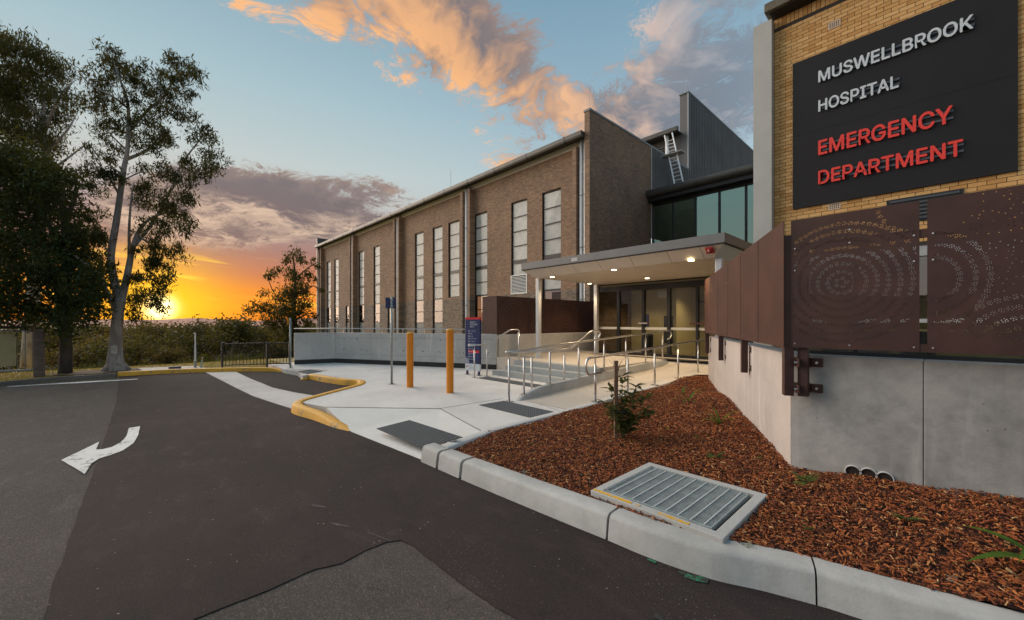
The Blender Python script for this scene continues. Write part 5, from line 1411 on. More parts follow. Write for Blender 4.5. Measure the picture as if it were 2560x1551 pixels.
# ---- verge slab, drain, marker poles, notice by the tree
mb = MB(); mb.prism([Z0(343, 921, .05), Z0(361, 929, .05), Z0(440, 925.5, .05), Z0(515, 921, .05), Z0(487, 915.5, .05)], -.02, .06)
vs_ = tag(mb.build('verge_slab', concrete_mat('verge_concrete', (.44, .41, .38), (.24, .21, .18), .9)), 'cracked pale concrete slab in the dry grass verge behind the kerb', 'slab')
p = gz(437, 923, .06); vd = thing('verge_drain', 'small dark grated drain pit in the verge slab', 'drain', p)
MB().box(p.x - .12, p.x + .12, p.y - .16, p.y + .16, .061, .15).build('pit_box', pmat('drain_grey', (.22, .20, .18), .8), vd)
for k in range(5): MB().box(p.x + .1205, p.x + .124, p.y - .13 + k * .055, p.y - .10 + k * .055, .075, .135).build('slot', M_room, vd)
p = gz(488, 918.4, .06); t = thing('marker_pole', 'thin pale steel pole with small side pegs on the verge slab', 'pole', p)
MB().tube([p, p + UPV * 1.18], .022, 8).build('post', M_pipe, t); MB().tube([p, p + UPV * .22], .04, 8).build('sleeve', M_gpost, t); MB().tube([p + UPV * 1.17, p + UPV * 1.18 - Rw * .07], .012, 6).build('hook', M_pipe, t)
for k in range(6):
    q = p + UPV * (.28 + k * .07); MB().tube([q - Rw * .05, q + Rw * .05], .006, 5).build('peg', M_pipe, t)
p = gz(503, 920, .06); t = thing('guide_post', 'short leaning pale green guide post on the verge slab', 'post', p)
MB().obox(p + UPV * .18 + Rw * .02, Rw, Fw, (UPV + Rw * .15).normalized(), .02, .012, .18).build('post', pmat('guide_pale', (.40, .52, .46), .5), t)
MB().obox(p + UPV * .31 + Rw * .04 - Fw * .0125, Rw, Fw, (UPV + Rw * .15).normalized(), .015, .002, .03).build('reflector', m_rd, t)
p = gz(287, 931, .02); t = thing('notice_sign', 'small white notice on a thin post before the gum tree trunk', 'sign', p)
MB().tube([p, p + UPV * .88], .014, 6).build('post', M_gpost, t)
MB().obox(p + UPV * .72 - Fw * .02, Rw, Fw, UPV, .095, .004, .125).build('sign_plate', pmat('notice_white', (.50, .48, .46), .6), t)
for z in (.80, .76, .72, .68): MB().obox(p + UPV * z - Fw * .0247, Rw, Fw, UPV, .07, .0008, .006).build('lettering', pmat('notice_ink', (.22, .20, .2), .7), t)
# ---- fence pier with boarded panel at the far left
p = gz(86, 943, .0); bx_ = p.x - .2
pr_ = thing('fence_pier', 'weathered brick fence pier beside the cream board', 'pier', p)
M_pier = brick_mat('pier_brick', 'y', (.16, .12, .10), (.11, .085, .075), (.09, .075, .065))
MB().box(p.x - .36, p.x, p.y - .02, p.y + .17, -.05, 1.34).build('shaft', M_pier, pr_); MB().box(p.x - .38, p.x + .02, p.y - .04, p.y + .19, 1.34, 1.40).build('cap', M_brownkerb, pr_)
bd = thing('boarded_fence', 'steel fence frame faced with a plain cream board beside the pier', 'fence', (p.x - .2, p.y - 1.2, 0))
m_gal2 = pmat('fence_galv', (.20, .22, .23), .5, .5)
for z in (.18, 1.34): MB().box(p.x - .22, p.x - .17, p.y - 2.6, p.y - .03, z, z + .05).build('rail', m_gal2, bd)
for k in range(18): MB().tube([(p.x - .195, p.y - .06 - k * .14, .2), (p.x - .195, p.y - .06 - k * .14, 1.34)], .01, 6).build('bar', m_gal2, bd)
MB().box(p.x - .16, p.x - .145, p.y - 2.6, p.y - .36, .34, 1.28).build('cream_board', pmat('cream_board', (.34, .29, .16), .8, var=.06), bd)
for z in (.40, .80, 1.20): MB().tube([(p.x - .146, p.y - .41, z), (p.x - .14, p.y - .41, z)], .012, 6).build('bolt', M_room, bd)
MB().box(p.x - .9, p.x - .1, p.y - 2.8, p.y - .1, 1.42, 1.50).build('roof_edge', pmat('roof_brown', (.04, .03, .025), .8), bd)
# ================================================================== VEGETATION
import numpy as np
def leaf_cloud(name, clumps, per_m2, size, mat, parent, seed=1, droop=.6, tips=9, spread=.16, aspect=.28):
    """clumps: (centre Vector, radius m). Leaves gather round twig tips spread through each clump's volume."""
    rg = np.random.default_rng(seed); C_ = []
    for c0, r_ in clumps:
        nt = max(3, int(tips * (r_ / .35) ** 1.3)); dirs = rg.normal(size=(nt, 3)); dirs /= np.linalg.norm(dirs, axis=1)[:, None] + 1e-9
        rad = r_ * rg.uniform(.25, 1.0, nt) ** .5
        tp = np.array(c0)[None] + dirs * rad[:, None] * np.array([1, 1, .8])
        n = int(per_m2 * r_ * r_ * 3.2)
        pick = rg.integers(0, nt, n)
        C_.append(tp[pick] + rg.normal(size=(n, 3)) * min(spread, r_ * .45))
    P_ = np.concatenate(C_); n = len(P_)
    u = rg.normal(size=(n, 3)); u[:, 2] -= droop * 1.6; u /= np.linalg.norm(u, axis=1)[:, None]
    v = np.cross(u, rg.normal(size=(n, 3))); v /= np.linalg.norm(v, axis=1)[:, None] + 1e-9
    L = size * rg.uniform(.6, 1.35, n)[:, None]; wd = L * aspect * rg.uniform(.7, 1.2, n)[:, None]
    V = np.empty((n, 4, 3)); V[:, 0] = P_ - u * L * .5; V[:, 1] = P_ + v * wd * .5 - u * L * .05; V[:, 2] = P_ + u * L * .5; V[:, 3] = P_ - v * wd * .5 - u * L * .05
    org = np.array(world_off(parent)); V = (V - org).reshape(-1, 3)
    me = bpy.data.meshes.new(name); me.vertices.add(n * 4); me.vertices.foreach_set('co', V.ravel().astype(np.float32))
    me.loops.add(n * 4); me.loops.foreach_set('vertex_index', np.arange(n * 4, dtype=np.int32))
    me.polygons.add(n); me.polygons.foreach_set('loop_start', np.arange(0, n * 4, 4, dtype=np.int32)); me.polygons.foreach_set('loop_total', np.full(n, 4, dtype=np.int32))
    me.materials.append(mat); me.update(calc_edges=True)
    o = bpy.data.objects.new(name, me); COL.objects.link(o); o.parent = parent; return o
def bark_mat(name, c1, c2, c3):
    def fn(t, b, pos):
        x, y, z = t.sep(pos); n = t.noise(t.xyz(t.mul(x, 5), t.mul(y, 5), t.mul(z, 1.3)), 1.0, 6, .62); q = t.noise(pos, 2.2, 3)
        colr = t.mix(t.step(n, .38, .62), c1, c2); colr = t.mix(t.mul(t.step(q, .55, .68), .8), colr, c3)
        t.put(b.inputs['Base Color'], colr)
        bn = t.new('ShaderNodeBump'); bn.inputs['Strength'].default_value = .5; bn.inputs['Distance'].default_value = .03
        t.put(bn.inputs['Height'], n); t.l.new(bn.outputs[0], b.inputs['Normal'])
    return pmat(name, c1, .85, fn=fn)
M_gum = bark_mat('gum_bark', (.42, .38, .35), (.24, .21, .20), (.13, .08, .055))
M_bark = bark_mat('dark_bark', (.09, .07, .055), (.05, .04, .035), (.12, .09, .06))
L_gum = leaf_mat('gum_leaf', (.014, .026, .012), (.044, .052, .018), .24)
L_dark = leaf_mat('broad_leaf', (.006, .017, .007), (.036, .060, .016), .18)
L_olive = leaf_mat('olive_leaf', (.020, .028, .010), (.052, .056, .018), .25)
L_brown = leaf_mat('brown_leaf', (.052, .034, .012), (.085, .056, .018), .3)
L_bush = leaf_mat('bush_leaf', (.022, .052, .010), (.060, .105, .018), .25)
L_far = leaf_mat('far_leaf', (.016, .020, .009), (.036, .032, .013), .2)
rt = random.Random(21)
def limb(par, pts, radii, dep, wob=.12, name='limb', mat=None, n=8):
    """limb traced as (px, py) at the tree's own depth, with small random depth so that it branches in the round"""
    P_ = []
    for i, p in enumerate(pts):
        o_ = p[2] if len(p) > 2 else 0
        P_.append(gd(p[0], p[1], dep + o_ + (rt.uniform(-wob, wob) if i else 0)))
    k = len(P_); rs = [radii[0] + (radii[1] - radii[0]) * i / (k - 1) for i in range(k)] if len(radii) == 2 else radii
    SP = smooth_pts([tuple(p) for p in P_], 3); RS = [rs[min(k - 1, int(i / 3))] + (rs[min(k - 1, int(i / 3) + 1)] - rs[min(k - 1, int(i / 3))]) * ((i % 3) / 3) for i in range(len(SP))]
    return MB().tube(SP, RS, n).build(name, mat or M_gum, par, smooth=True)
# ---- hero gum tree
TD = 13.3; base = gz(290, 927, .0)
gum = thing('gum_tree', 'tall pale barked gum tree with open crown in front of the sunset', 'tree', base)
limb(gum, [(290, 931), (288, 905), (289, 870), (292, 820), (296, 780), (300, 745)], [.30, .22, .175, .155, .15, .16], TD, .02, 'trunk', n=14)
for a in range(7):
    an = a * .9; q = base + Vector((math.cos(an) * .30, math.sin(an) * .30, .0)); MB().tube([q + UPV * -.03, base + Vector((math.cos(an) * .16, math.sin(an) * .16, .22)), base + Vector((math.cos(an) * .10, math.sin(an) * .10, .5))], [.10, .08, .05], 7).build('root_flare', M_gum, gum, smooth=True)
br = [([(299, 752), (283, 690), (277, 640), (290, 560), (300, 490), (310, 420), (318, 380), (322, 310), (318, 250), (300, 200), (283, 150)], (.12, .02)),
      ([(303, 750), (318, 690, .3), (332, 620, .5), (352, 570, .6), (385, 542, .7), (440, 525, .7)], (.115, .02)),
      ([(318, 695, .2), (323, 640, .2), (323, 570, -.3), (328, 500, -.4), (335, 455, -.5)], (.06, .012)),
      ([(290, 775), (262, 720, -.4), (240, 680, -.6), (200, 650, -.9), (150, 610, -1.1), (95, 570, -1.2)], (.075, .015)),
      ([(312, 400), (350, 385, .3), (378, 368, .5), (402, 340, .6), (430, 330, .7)], (.06, .012)),
      ([(322, 330), (370, 275, .4), (410, 240, .5), (440, 190, .6), (465, 180, .6)], (.05, .01)),
      ([(318, 270), (280, 240, -.4), (240, 220, -.6), (200, 190, -.7)], (.035, .008)),
      ([(332, 620, .4), (380, 560, .8), (425, 480, 1.0), (455, 410, 1.0), (500, 350, 1.1), (520, 330, 1.1)], (.06, .01)),
      ([(425, 480, 1.0), (480, 420, 1.1), (540, 405, 1.2)], (.03, .008)), ([(300, 490), (270, 440, -.4), (235, 395, -.6)], (.04, .01)),
      ([(318, 690, .2), (370, 700, .5), (415, 690, .6)], (.04, .01)), ([(277, 640), (250, 600, -.5), (225, 580, -.6)], (.03, .008)), ([(345, 590, .4), (400, 620, .7), (440, 625, .8)], (.03, .008)),
      ([(320, 380), (285, 345, -.3), (262, 320, -.5)], (.03, .008)), ([(402, 340, .6), (400, 290, .7), (395, 240, .7)], (.02, .006)), ([(310, 450), (355, 430, .5), (380, 440, .6)], (.025, .006))]
for pts, rr_ in br: limb(gum, pts, rr_, TD, .1)
cl_gum = [(285, 140, 30), (270, 170, 26), (300, 185, 28), (245, 190, 30), (255, 225, 26), (330, 190, 22), (345, 215, 28), (370, 185, 22), (395, 185, 20), (440, 165, 28), (470, 180, 28), (490, 195, 20), (455, 210, 26), (420, 230, 28), (390, 240, 26),
          (310, 245, 26), (270, 265, 32), (240, 260, 22), (300, 300, 28), (350, 290, 26), (400, 275, 28), (460, 240, 22), (485, 245, 16), (440, 285, 28), (470, 290, 18), (385, 330, 32), (420, 330, 22), (280, 320, 28), (260, 340, 22), (330, 345, 18), (410, 355, 22),
          (290, 370, 22), (360, 375, 22), (395, 380, 18), (500, 320, 20), (525, 350, 20), (480, 345, 18), (545, 400, 20), (520, 395, 22), (490, 415, 30), (455, 400, 16), (540, 420, 16), (505, 445, 22), (460, 450, 32), (420, 430, 26), (240, 390, 26), (260, 420, 30),
          (230, 420, 22), (280, 450, 26), (240, 470, 26), (350, 420, 20), (380, 470, 34), (430, 500, 34), (470, 490, 22), (400, 520, 34), (360, 500, 20), (440, 550, 36), (470, 570, 20), (390, 580, 34), (420, 610, 36), (370, 640, 30), (440, 640, 22), (400, 670, 36),
          (420, 700, 26), (350, 700, 26), (330, 740, 24), (380, 740, 36), (400, 760, 26), (330, 780, 18), (240, 540, 26), (220, 580, 34), (250, 600, 24), (230, 640, 30), (260, 680, 26), (220, 700, 30), (250, 730, 26), (270, 780, 20), (350, 800, 20), (200, 640, 24), (180, 600, 24)]
leaf_cloud('crown', [(gd(a, b, TD + rt.uniform(-.8, .8)), c_ * TD / 1000) for a, b, c_ in cl_gum], 900, .16, L_gum, gum, 3, droop=.8, tips=7, spread=.10, aspect=.20)
# ---- dark spreading tree on the left and the gum behind it
def poly_clumps(poly, n, r0, r1, dep, dd, rs):
    xs_ = [p[0] for p in poly]; ys_ = [p[1] for p in poly]; out = []
    while len(out) < n:
        x, y = rs.uniform(min(xs_), max(xs_)), rs.uniform(min(ys_), max(ys_))
        if inside(poly, x, y):
            z_ = dep + rs.uniform(-dd, dd); out.append((gd(x, y, z_), rs.uniform(r0, r1)))
    return out
rs = random.Random(4)
b0 = gd(165, 930, 12.6); b0.z = 0
dt = thing('spreading_tree', 'dense dark leafy tree overhanging the fence pier', 'tree', b0)
limb(dt, [(163, 940), (165, 860), (160, 760), (168, 640), (160, 540), (150, 450)], [.17, .15, .14, .12, .09, .04], 12.6, .05, 'trunk', M_bark, 10)
for pts in ([(160, 760), (120, 690), (70, 640), (10, 600)], [(165, 700), (200, 640), (215, 590)], [(160, 640), (110, 540), (60, 480), (20, 430)], [(160, 560), (185, 500), (190, 450)], [(163, 820), (110, 780), (40, 760)], [(163, 800), (205, 770), (235, 745)]):
    limb(dt, pts, (.08, .015), 12.6, .6, 'limb', M_bark)
pd = [(-120, 370), (40, 360), (150, 410), (185, 480), (215, 550), (225, 630), (250, 700), (248, 765), (205, 795), (130, 822), (60, 806), (-120, 806)]
leaf_cloud('crown', poly_clumps(pd, 260, .30, .55, 12.4, 1.6, rs), 300, .13, L_dark, dt, 8, droop=.35, tips=10, spread=.14, aspect=.42)
b1 = gd(60, 930, 16); b1.z = -.03
g2 = thing('gum_tree', 'leaning gum tree with feathery crown behind the dark spreading tree', 'tree', b1)
limb(g2, [(70, 920), (85, 700), (100, 520), (120, 420), (105, 330), (110, 260), (90, 190)], [.22, .2, .17, .13, .10, .06, .03], 16, .1, 'trunk', M_gum, 10)
for pts in ([(110, 330), (150, 240), (190, 200)], [(105, 300), (60, 240), (20, 170)], [(110, 390), (165, 330), (190, 290)], [(115, 430), (150, 410), (190, 380), (225, 352)], [(105, 330), (30, 290), (-20, 250)]): limb(g2, pts, (.06, .012), 16, .4)
pg = [(-120, 70), (0, 62), (60, 85), (110, 140), (160, 160), (200, 185), (212, 215), (195, 250), (168, 290), (185, 360), (165, 400), (120, 380), (60, 400), (-120, 420)]
leaf_cloud('crown', poly_clumps(pg, 110, .32, .50, 16, 1.4, rs), 430, .19, L_gum, g2, 9, droop=1.0, tips=8, spread=.15, aspect=.2)
# ---- young gum by the hospital corner
b2 = gd(742, 905, 21); b2.z = ground_h(b2.x, b2.y)
g3 = thing('young_gum', 'slender young gum tree beside the far corner of the hospital', 'tree', b2)
limb(g3, [(742, 930), (742, 860), (735, 780), (738, 720), (735, 660), (730, 640)], [.15, .13, .10, .07, .04, .015], 21, .05, 'trunk', M_bark, 8)
for pts in ([(738, 760), (690, 740), (668, 690)], [(738, 790), (660, 780), (618, 776)], [(736, 700), (770, 670), (795, 655)], [(738, 740), (780, 715), (802, 728)], [(740, 800), (770, 785), (790, 785)]): limb(g3, pts, (.05, .012), 21, .4, 'limb', M_bark)
cl3 = [(735, 640, 16), (755, 652, 12), (780, 650, 8), (792, 668, 9), (718, 655, 10), (690, 678, 12), (675, 690, 12), (735, 690, 20), (768, 690, 12), (803, 728, 8), (745, 728, 28), (712, 738, 26), (762, 765, 20), (722, 778, 34), (682, 770, 20), (650, 772, 16), (620, 778, 12), (740, 815, 34), (692, 808, 26), (788, 788, 8), (660, 735, 9), (790, 700, 8), (735, 850, 30), (770, 835, 18), (700, 845, 24)]
leaf_cloud('crown', [(gd(a, b, 21 + rt.uniform(-.7, .7)), c_ * .021) for a, b, c_ in cl3], 620, .19, L_olive, g3, 12, droop=.6, tips=9, spread=.15, aspect=.3)

# ---- trees down in the valley
def proto_tree(kind, seed):
    r_ = random.Random(seed); mt = {'round': L_olive, 'bush': L_bush, 'brown': L_brown, 'pine': L_dark, 'flat': L_olive}[kind]
    t = bpy.data.objects.new('proto', None); t['_w'] = (0, 0, 0); COL.objects.link(t); cl = []
    if kind == 'bush':
        h = 1.0
        for k in range(26):
            a = r_.uniform(0, 6.28); rad = r_.uniform(0, .62) ; cl.append((Vector((math.cos(a) * rad, math.sin(a) * rad, .2 + r_.random() * .55 * (1.1 - rad))), r_.uniform(.14, .24)))
        MB().tube([(0, 0, -.1), (.02, 0, .4)], [.04, .02], 6).build('trunk', M_bark, t)
    elif kind == 'pine':
        MB().tube([(0, 0, -.1), (0, 0, .95)], [.03, .008], 6).build('trunk', M_bark, t)
        for k in range(48):
            z = r_.uniform(.15, .97); rad = .30 * (1.03 - z) * r_.uniform(.3, 1); a = r_.uniform(0, 6.28); cl.append((Vector((math.cos(a) * rad, math.sin(a) * rad, z)), .06 + .05 * (1 - z)))
    else:
        flat = kind == 'flat'
        MB().tube([(0, 0, -.1), (.02, 0, .3), (.0, .03, .6)], [.035, .028, .015], 7).build('trunk', M_gum if r_.random() < .6 else M_bark, t)
        for k in range(7):
            a = k * .9 + r_.random(); MB().tube([(0, .01, .35 + .03 * k), (math.cos(a) * .15, math.sin(a) * .15, .55), (math.cos(a) * .28, math.sin(a) * .28, .72)], [.014, .009, .004], 5).build('limb', M_gum, t)
        for k in range(34):
            a = r_.uniform(0, 6.28); rad = r_.uniform(0, .42) ** .8; z = (.72 + r_.uniform(-.10, .2) * (1 - rad)) if flat else r_.uniform(.38, .92); 
            if not flat: rad *= 1.25 * math.sin(math.pi * min(1, max(.12, (z - .25) / .75))) 
            cl.append((Vector((math.cos(a) * rad, math.sin(a) * rad, z)), r_.uniform(.08, .13)))
    leaf_cloud('crown', cl, 6500 if kind == 'bush' else 9000, .030 if kind != 'pine' else .028, mt, t, seed, droop=.3, tips=8, spread=.05, aspect=.45)
    return t
PROT = {k: [proto_tree(k, 30 + i * 7 + j) for j in range(2)] for i, k in enumerate(('round', 'bush', 'brown', 'pine', 'flat'))}
def plant_tree(name, kind, px, dep, top_py, label, group, wide=1.0):
    p = gd(px, 807, dep); gzv = ground_h(p.x, p.y); h = EYE + (HY - top_py) / FPX * dep - gzv
    src = PROT[kind][rt.randrange(2)]
    r_ = bpy.data.objects.new(name, None); COL.objects.link(r_); r_.location = (p.x, p.y, gzv); s_ = max(.5, h * (.90 if kind == 'bush' else 1.0))
    r_.scale = (s_ * wide, s_ * wide, s_); r_.rotation_euler = (0, 0, rt.uniform(0, 6.28)); r_['label'] = label; r_['category'] = 'bush' if kind == 'bush' else 'tree'
    r_['group'] = group
    for ch_ in src.children:
        c_ = ch_.copy(); COL.objects.link(c_); c_.parent = r_
KL = {'round': 'rounded olive gum tree in the valley beyond the verge', 'bush': 'green bush growing below the edge of the verge', 'brown': 'brownish tree in the valley beyond the verge', 'pine': 'dark conical pine in the valley beyond the verge', 'flat': 'flat topped gum tree in the valley beyond the verge'}
spots = []
for k, (px, dep, ty) in enumerate([(200, 30, 862), (160, 28, 880), (425, 27, 878), (470, 29, 872), (520, 30, 845), (545, 26, 852), (580, 30, 838), (600, 34, 848), (640, 29, 855), (340, 28, 888), (385, 27, 890), (700, 30, 868), (655, 33, 850), (250, 33, 868), (120, 30, 872), (490, 33, 858)]): spots.append(('shrub', 'bush', px, dep, ty, .62 + .13 * (k % 3)))
for k, (px, dep, ty) in enumerate([(395, 52, 822), (430, 48, 812), (470, 62, 826), (500, 70, 822), (340, 48, 815), (300, 60, 815), (250, 55, 818), (205, 58, 808), (150, 52, 812), (100, 60, 818), (520, 80, 826), (455, 90, 822), (380, 85, 826), (640, 60, 818), (690, 70, 822), (770, 70, 812), (600, 75, 818), (560, 66, 814)]): spots.append(('valley_tree', ('round', 'brown', 'flat', 'round', 'brown')[k % 5], px, dep, ty, 1.25))
spots += [('valley_tree', 'flat', 575, 44, 786, 1.25), ('valley_tree', 'flat', 420, 60, 811, 1.2), ('valley_tree', 'pine', 487, 58, 813, 1.0), ('valley_tree', 'pine', 507, 60, 811, 1.0), ('valley_tree', 'pine', 545, 70, 818, 1.1), ('valley_tree', 'round', 800, 90, 812, 1.2), ('valley_tree', 'round', 778, 60, 818, 1.2), ('valley_tree', 'brown', 225, 36, 845, 1.3), ('valley_tree', 'brown', 370, 38, 868, 1.2), ('valley_tree', 'round', 330, 36, 850, 1.2), ('valley_tree', 'brown', 452, 36, 866, 1.2)]
for nm, kd, px, dep, ty, wd_ in spots: plant_tree(nm, kd, px, dep, ty, KL[kd], {'bush': 'green bushes below the verge'}.get(kd, kd + ' trees in the valley'), wd_)
for l_ in PROT.values():
    for t in l_:
        for c_ in list(t.children): bpy.data.objects.remove(c_)
        bpy.data.objects.remove(t)
# far woodland reading as one mass
cl = []
rs = random.Random(9)
for k in range(520):
    dep = rs.uniform(120, 620); px = rs.uniform(-250, 860); p = gd(px, 807, dep); g = ground_h(p.x, p.y); cl.append((Vector((p.x, p.y, g + rs.uniform(1.0, 5.0))), rs.uniform(2.0, 4.2)))
fw0 = bpy.data.objects.new('tmp', None); fw0['_w'] = (0, 0, 0)
o = leaf_cloud('far_woodland', cl, 26, .62, L_far, None, 5, droop=.2, tips=14, spread=1.0, aspect=.6); o['kind'] = 'stuff'; tag(o, 'distant woodland filling the valley below the hills', 'woodland')
# hills
mb = MB(); n = 90; rows_ = []
for (dist, amp, base_) in ((3000, 0, -40), (5200, 1.0, 0), (6500, .7, -60)):
    row = []
    for i in range(n):
        px = -900 + 2600 * i / (n - 1); p = gd(px, 807, dist); hgt = base_ - 8
        if amp: hgt = EYE + amp * dist / FPX * (4 + 7 * math.exp(-((px - 495) / 75) ** 2) + 8 * math.exp(-((px - 790) / 90) ** 2) + 4 * math.exp(-((px - 250) / 160) ** 2) + mnoise.noise(Vector((px * .02, 0, 0))) * 2.5)
        row.append(len(mb.v)); mb.v.append((p.x, p.y, hgt))
    rows_.append(row)
for a, b in zip(rows_[:-1], rows_[1:]):
    for i in range(n - 1): mb.face(a[i], a[i + 1], b[i + 1], b[i])
struct(mb.build('hills', pmat('hill_dusk_scrub', (.30, .11, .075), .95, var=.3, vscale=.004), smooth=True))  # dry scrub colour, reddened to carry the dusk light and haze

# ---- garden plants
M_stem = pmat('stem_green', (.10, .10, .04), .8)
L_shrub = leaf_mat('shrub_leaf', (.030, .055, .016), (.085, .10, .026), .3, .35)
sb = gz(1540, 1100, .19); sb.z = mz(sb.x, sb.y)
sk = tag(MB().obox(sb + UPV * .44 , Rw, Fw, UPV, .021, .021, .50).build('garden_stake', pmat('stake_wood', (.20, .115, .07), .85, var=.25, vscale=30, bump=.4)), 'square brown timber stake supporting the young shrub', 'stake')
ys_ = thing('young_shrub', 'young leafy shrub tied to the timber stake in the mulch', 'shrub', sb + Rw * .075)
rs = random.Random(6)
def blade_leaf(mb, p, u, L, wd, curl=.25, up=UPV):
    u = u.normalized(); s_ = u.cross(up); s_ = s_.normalized() if s_.length > .05 else Rw.copy(); n_ = s_.cross(u); i = len(mb.v)
    prof = ((0, .15), (.3, .95), (.6, .8), (.85, .4), (1, .02))
    for f, ww in prof:
        q = p + u * L * f - n_ * (curl * L * f * f); mb.v += [tuple(q - s_ * wd / 2 * ww + n_ * wd * .12 * ww), tuple(q - n_ * wd * .05), tuple(q + s_ * wd / 2 * ww + n_ * wd * .12 * ww)]
    for k in range(len(prof) - 1):
        for j in (0, 1): mb.face(i + 3 * k + j, i + 3 * k + j + 1, i + 3 * (k + 1) + j + 1, i + 3 * (k + 1) + j)
mb = MB(); root = sb + Rw * .075; fol = MB()
stems = [(0.0, 0, .72), (-.12, .05, .60), (.14, -.03, .62), (.30, .02, .55), (-.20, -.05, .42), (.10, .1, .50), (.22, -.08, .38), (.34, .05, .30), (-.1, .1, .3)]
for (dx_, dy_, h) in stems:
    pts = [root + UPV * .0, root + UPV * h * .4 + Rw * dx_ * .25 + Fw * dy_, root + UPV * h * .75 + Rw * dx_ * .65 + Fw * dy_ * 1.5, root + UPV * h * (1.05 if dx_ < .25 else .92) + Rw * dx_ * 1.1 + Fw * dy_ * 2]
    pts = smooth_pts([tuple(p) for p in pts], 6); mb.tube(pts, [.007 - .005 * i / len(pts) for i in range(len(pts))], 5)
    for i in range(4, len(pts)):
        for s_ in range(3):
            a = rs.uniform(0, 6.28); u = Vector((math.cos(a), math.sin(a), rs.uniform(-.1, .8))); L = rs.uniform(.08, .14)
            blade_leaf(fol, Vector(pts[i]), u, L, L * .40, rs.uniform(.1, .4))
mb.build('stem', M_stem, ys_); fo = fol.build('foliage', L_shrub, ys_); fo['kind'] = 'stuff'
tw = MB()
for k in range(7):
    a = rs.uniform(-.6, .6); q = sb + UPV * .80; tw.tube([q + Rw * .02, q + Rw * a * .10 + UPV * .10, q + Rw * a * .22 + UPV * rs.uniform(.14, .22)], [.003, .002, .001], 4)
tw.build('bare_twig', M_bark, ys_)
MB().obox(sb + UPV * .32 + Rw * .04, Rw, Fw, UPV, .07, .028, .02).build('tree_tie', M_blk, ys_)
L_strap = leaf_mat('strap_leaf', (.055, .13, .018), (.13, .21, .035), .35, .35)
def strappy(px, py, n, L, label, seed, wd=.022):
    p = gz(px, py, .2)
    for it in range(3): p = gz(px, py, mz(p.x, p.y))
    t = thing('strap_plant', label, 'plant', p); r_ = random.Random(seed)
    for k in range(n):
        a = r_.uniform(0, 6.28); tilt = r_.uniform(.5, 1.25); u = Vector((math.cos(a) * math.cos(tilt), math.sin(a) * math.cos(tilt), math.sin(tilt))); LL = L * r_.uniform(.6, 1.15)
        mb = MB(); i0 = 0; s_ = Vector((-math.sin(a), math.cos(a), 0)); q = p.copy(); dv = u.copy()
        for j in range(8):
            f = j / 7; ww = wd * (.5 + .8 * math.sin(math.pi * min(1, f * .9 + .08))) * (1 - f ** 4); mb.v += [tuple(q - s_ * ww / 2), tuple(q - UPV * ww * .15), tuple(q + s_ * ww / 2)]
            q = q + dv * LL / 7; dv = (dv + Vector((math.cos(a), math.sin(a), 0)) * .06 - UPV * .17).normalized()
        for j in range(7):
            for c_ in (0, 1): mb.face(3 * j + c_, 3 * j + c_ + 1, 3 * (j + 1) + c_ + 1, 3 * (j + 1) + c_)
        mb.build('leaf', L_strap, t, smooth=True)
strappy(1722, 1004, 7, .42, 'green strap leaved plant near the far end of the mulch bed', 1)
strappy(1800, 1062, 12, .36, 'spreading strap leaved plant at the foot of the angled wall', 2)
strappy(1705, 985, 4, .25, 'small strap leaved seedling beside the ramp handrail', 3)
strappy(2620, 1420, 6, .55, 'large arching strap leaved plant at the bare end of the mulch bed', 9, .05)
L_fern = leaf_mat('fern_leaf', (.06, .12, .025), (.13, .17, .045), .3); L_pale = leaf_mat('pale_weed', (.30, .32, .24), (.42, .42, .34), .2)
def fernlet(px, py, n, L, label, seed, mat=None, name='fern', cat='fern'):
    p = gz(px, py, .2)
    for it in range(3): p = gz(px, py, mz(p.x, p.y))
    t = thing(name, label, cat, p); r_ = random.Random(seed)
    for k in range(n):
        a = r_.uniform(0, 6.28); tilt = r_.uniform(.25, 1.0); mb = MB(); q = p.copy(); dv = Vector((math.cos(a) * math.cos(tilt), math.sin(a) * math.cos(tilt), math.sin(tilt))); LL = L * r_.uniform(.6, 1.2); m_ = 9
        sv = Vector((-math.sin(a), math.cos(a), 0))
        for j in range(m_):
            f = j / (m_ - 1); ln = L * .30 * math.sin(math.pi * (f * .85 + .12))
            for s_ in (-1, 1): blade_leaf(mb, q, (sv * s_ + dv * .4), ln, ln * .38, .15)
            q = q + dv * LL / m_; dv = (dv - UPV * .10).normalized()
        mb.build('frond', mat or L_fern, t)
fernlet(2012, 1208, 9, .17, 'bright green fern at the corner of the grey concrete wall', 1)
fernlet(1788, 1145, 8, .13, 'small green fern in the mulch behind the grate', 2)
fernlet(1893, 1150, 3, .09, 'tiny fern frond between the grate and the angled wall', 3)
fernlet(2010, 1325, 4, .09, 'low fern beside the wide end of the grate', 4)
fernlet(2262, 1300, 6, .10, 'low wispy fern in the mulch before the pipe outlets', 5)
fernlet(1745, 1096, 6, .09, 'dull low fern in the middle of the mulch bed', 6)
fernlet(1665, 1075, 6, .08, 'little yellowish fern between shrub and angled wall', 7)
for i, (px, py, lab) in enumerate(((1565, 1275, 'pale weed growing over the grate corner by the kerb'), (1866, 1365, 'pale weed tuft near the kerb beyond the grate'), (2385, 1453, 'small whitish weed near the kerb end'), (1320, 1082, 'pale weed tuft near the path edging'), (1690, 985, 'pale weed tuft under the ramp handrail'), (1310, 1185, 'pale dry weed near the kerb corner'))):
    fernlet(px, py, 7, .05, lab, 20 + i, L_pale, 'weed', 'weed')
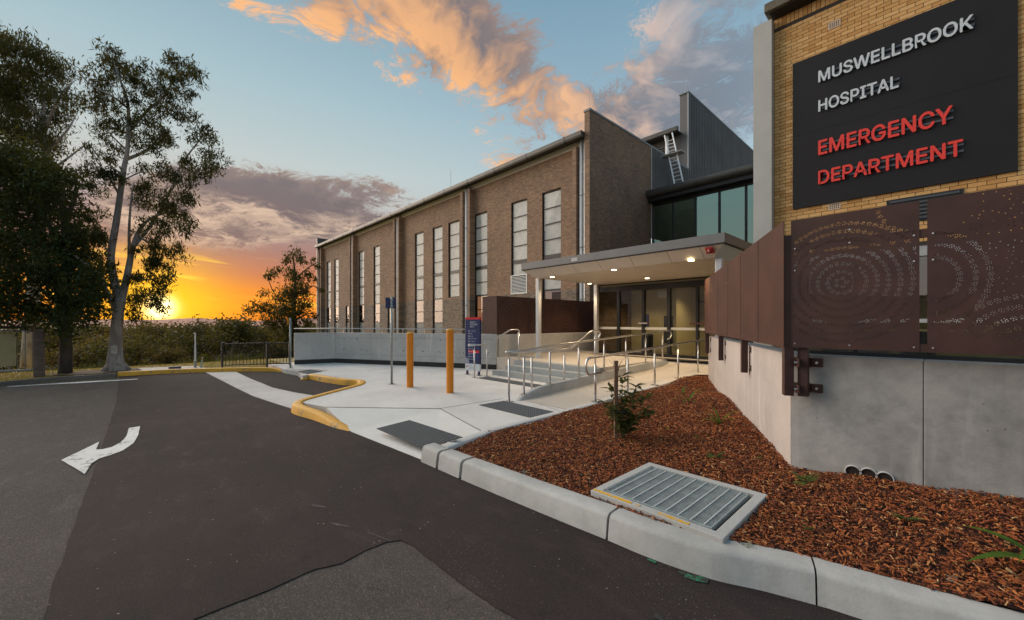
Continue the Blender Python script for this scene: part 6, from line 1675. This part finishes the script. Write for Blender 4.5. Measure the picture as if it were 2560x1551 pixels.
# ---- dry grass on the verge
rs = np.random.default_rng(3); N = 26000
gxp = rs.uniform(-20.6, -16.35, N); gyp = rs.uniform(-7, 4.2, N); keep = rs.random(N) < .9; gxp, gyp = gxp[keep], gyp[keep]; N = len(gxp)
hh = rs.uniform(.02, .06, N); an = rs.uniform(0, 6.28, N); V = np.zeros((N, 3, 3)); zg = np.array([ground_h(a, b) for a, b in zip(gxp, gyp)]) + .0
V[:, 0] = np.stack([gxp - np.cos(an) * .009, gyp - np.sin(an) * .009, zg], 1); V[:, 1] = np.stack([gxp + np.cos(an) * .009, gyp + np.sin(an) * .009, zg], 1); V[:, 2] = np.stack([gxp + rs.normal(size=N) * .025, gyp + rs.normal(size=N) * .025, zg + hh], 1)
me = bpy.data.meshes.new('verge_grass'); me.from_pydata([tuple(v) for v in V.reshape(-1, 3)], [], [(3 * i, 3 * i + 1, 3 * i + 2) for i in range(N)])
me.materials.append(leaf_mat('dry_grass', (.44, .32, .10), (.28, .25, .08), .3)); o = bpy.data.objects.new('verge_grass', me); COL.objects.link(o); tag(o, 'short dry yellow grass on the verge', 'grass'); o['kind'] = 'stuff'
# a bare earth apron round the gum's roots
q0 = gz(300, 928, 0); mb = MB(); mb.sheet([(q0.x + math.cos(a * .4) * (.7 + .2 * math.sin(a * 2.3)) - .1, q0.y + math.sin(a * .4) * (1.3 + .3 * math.sin(a * 1.7)) - .3, .012) for a in range(16)], .012); struct(mb.build('bare_earth', pmat('bare_earth', (.10, .065, .04), .95, var=.3, vscale=4, bump=.6)))

# ---- air over the valley
hz = MB(); hz.box(-8200, 900, -7500, 7500, -60, 260)
hzm = bpy.data.materials.new('haze_air'); hzm.use_nodes = True; t = NT(hzm.node_tree); t.n.clear()
pv = t.new('ShaderNodeVolumePrincipled'); pv.inputs['Color'].default_value = (1.0, .74, .55, 1); pv.inputs['Density'].default_value = .000008; pv.inputs['Anisotropy'].default_value = .35
ou = t.new('ShaderNodeOutputMaterial'); t.l.new(pv.outputs[0], ou.inputs['Volume'])
ho = hz.build('haze', hzm); ho['kind'] = 'stuff'; tag(ho, 'warm evening haze filling the air over the valley', 'haze')
S.cycles.volume_bounces = 0
for o in bpy.data.objects:
    if '_w' in o: del o['_w']
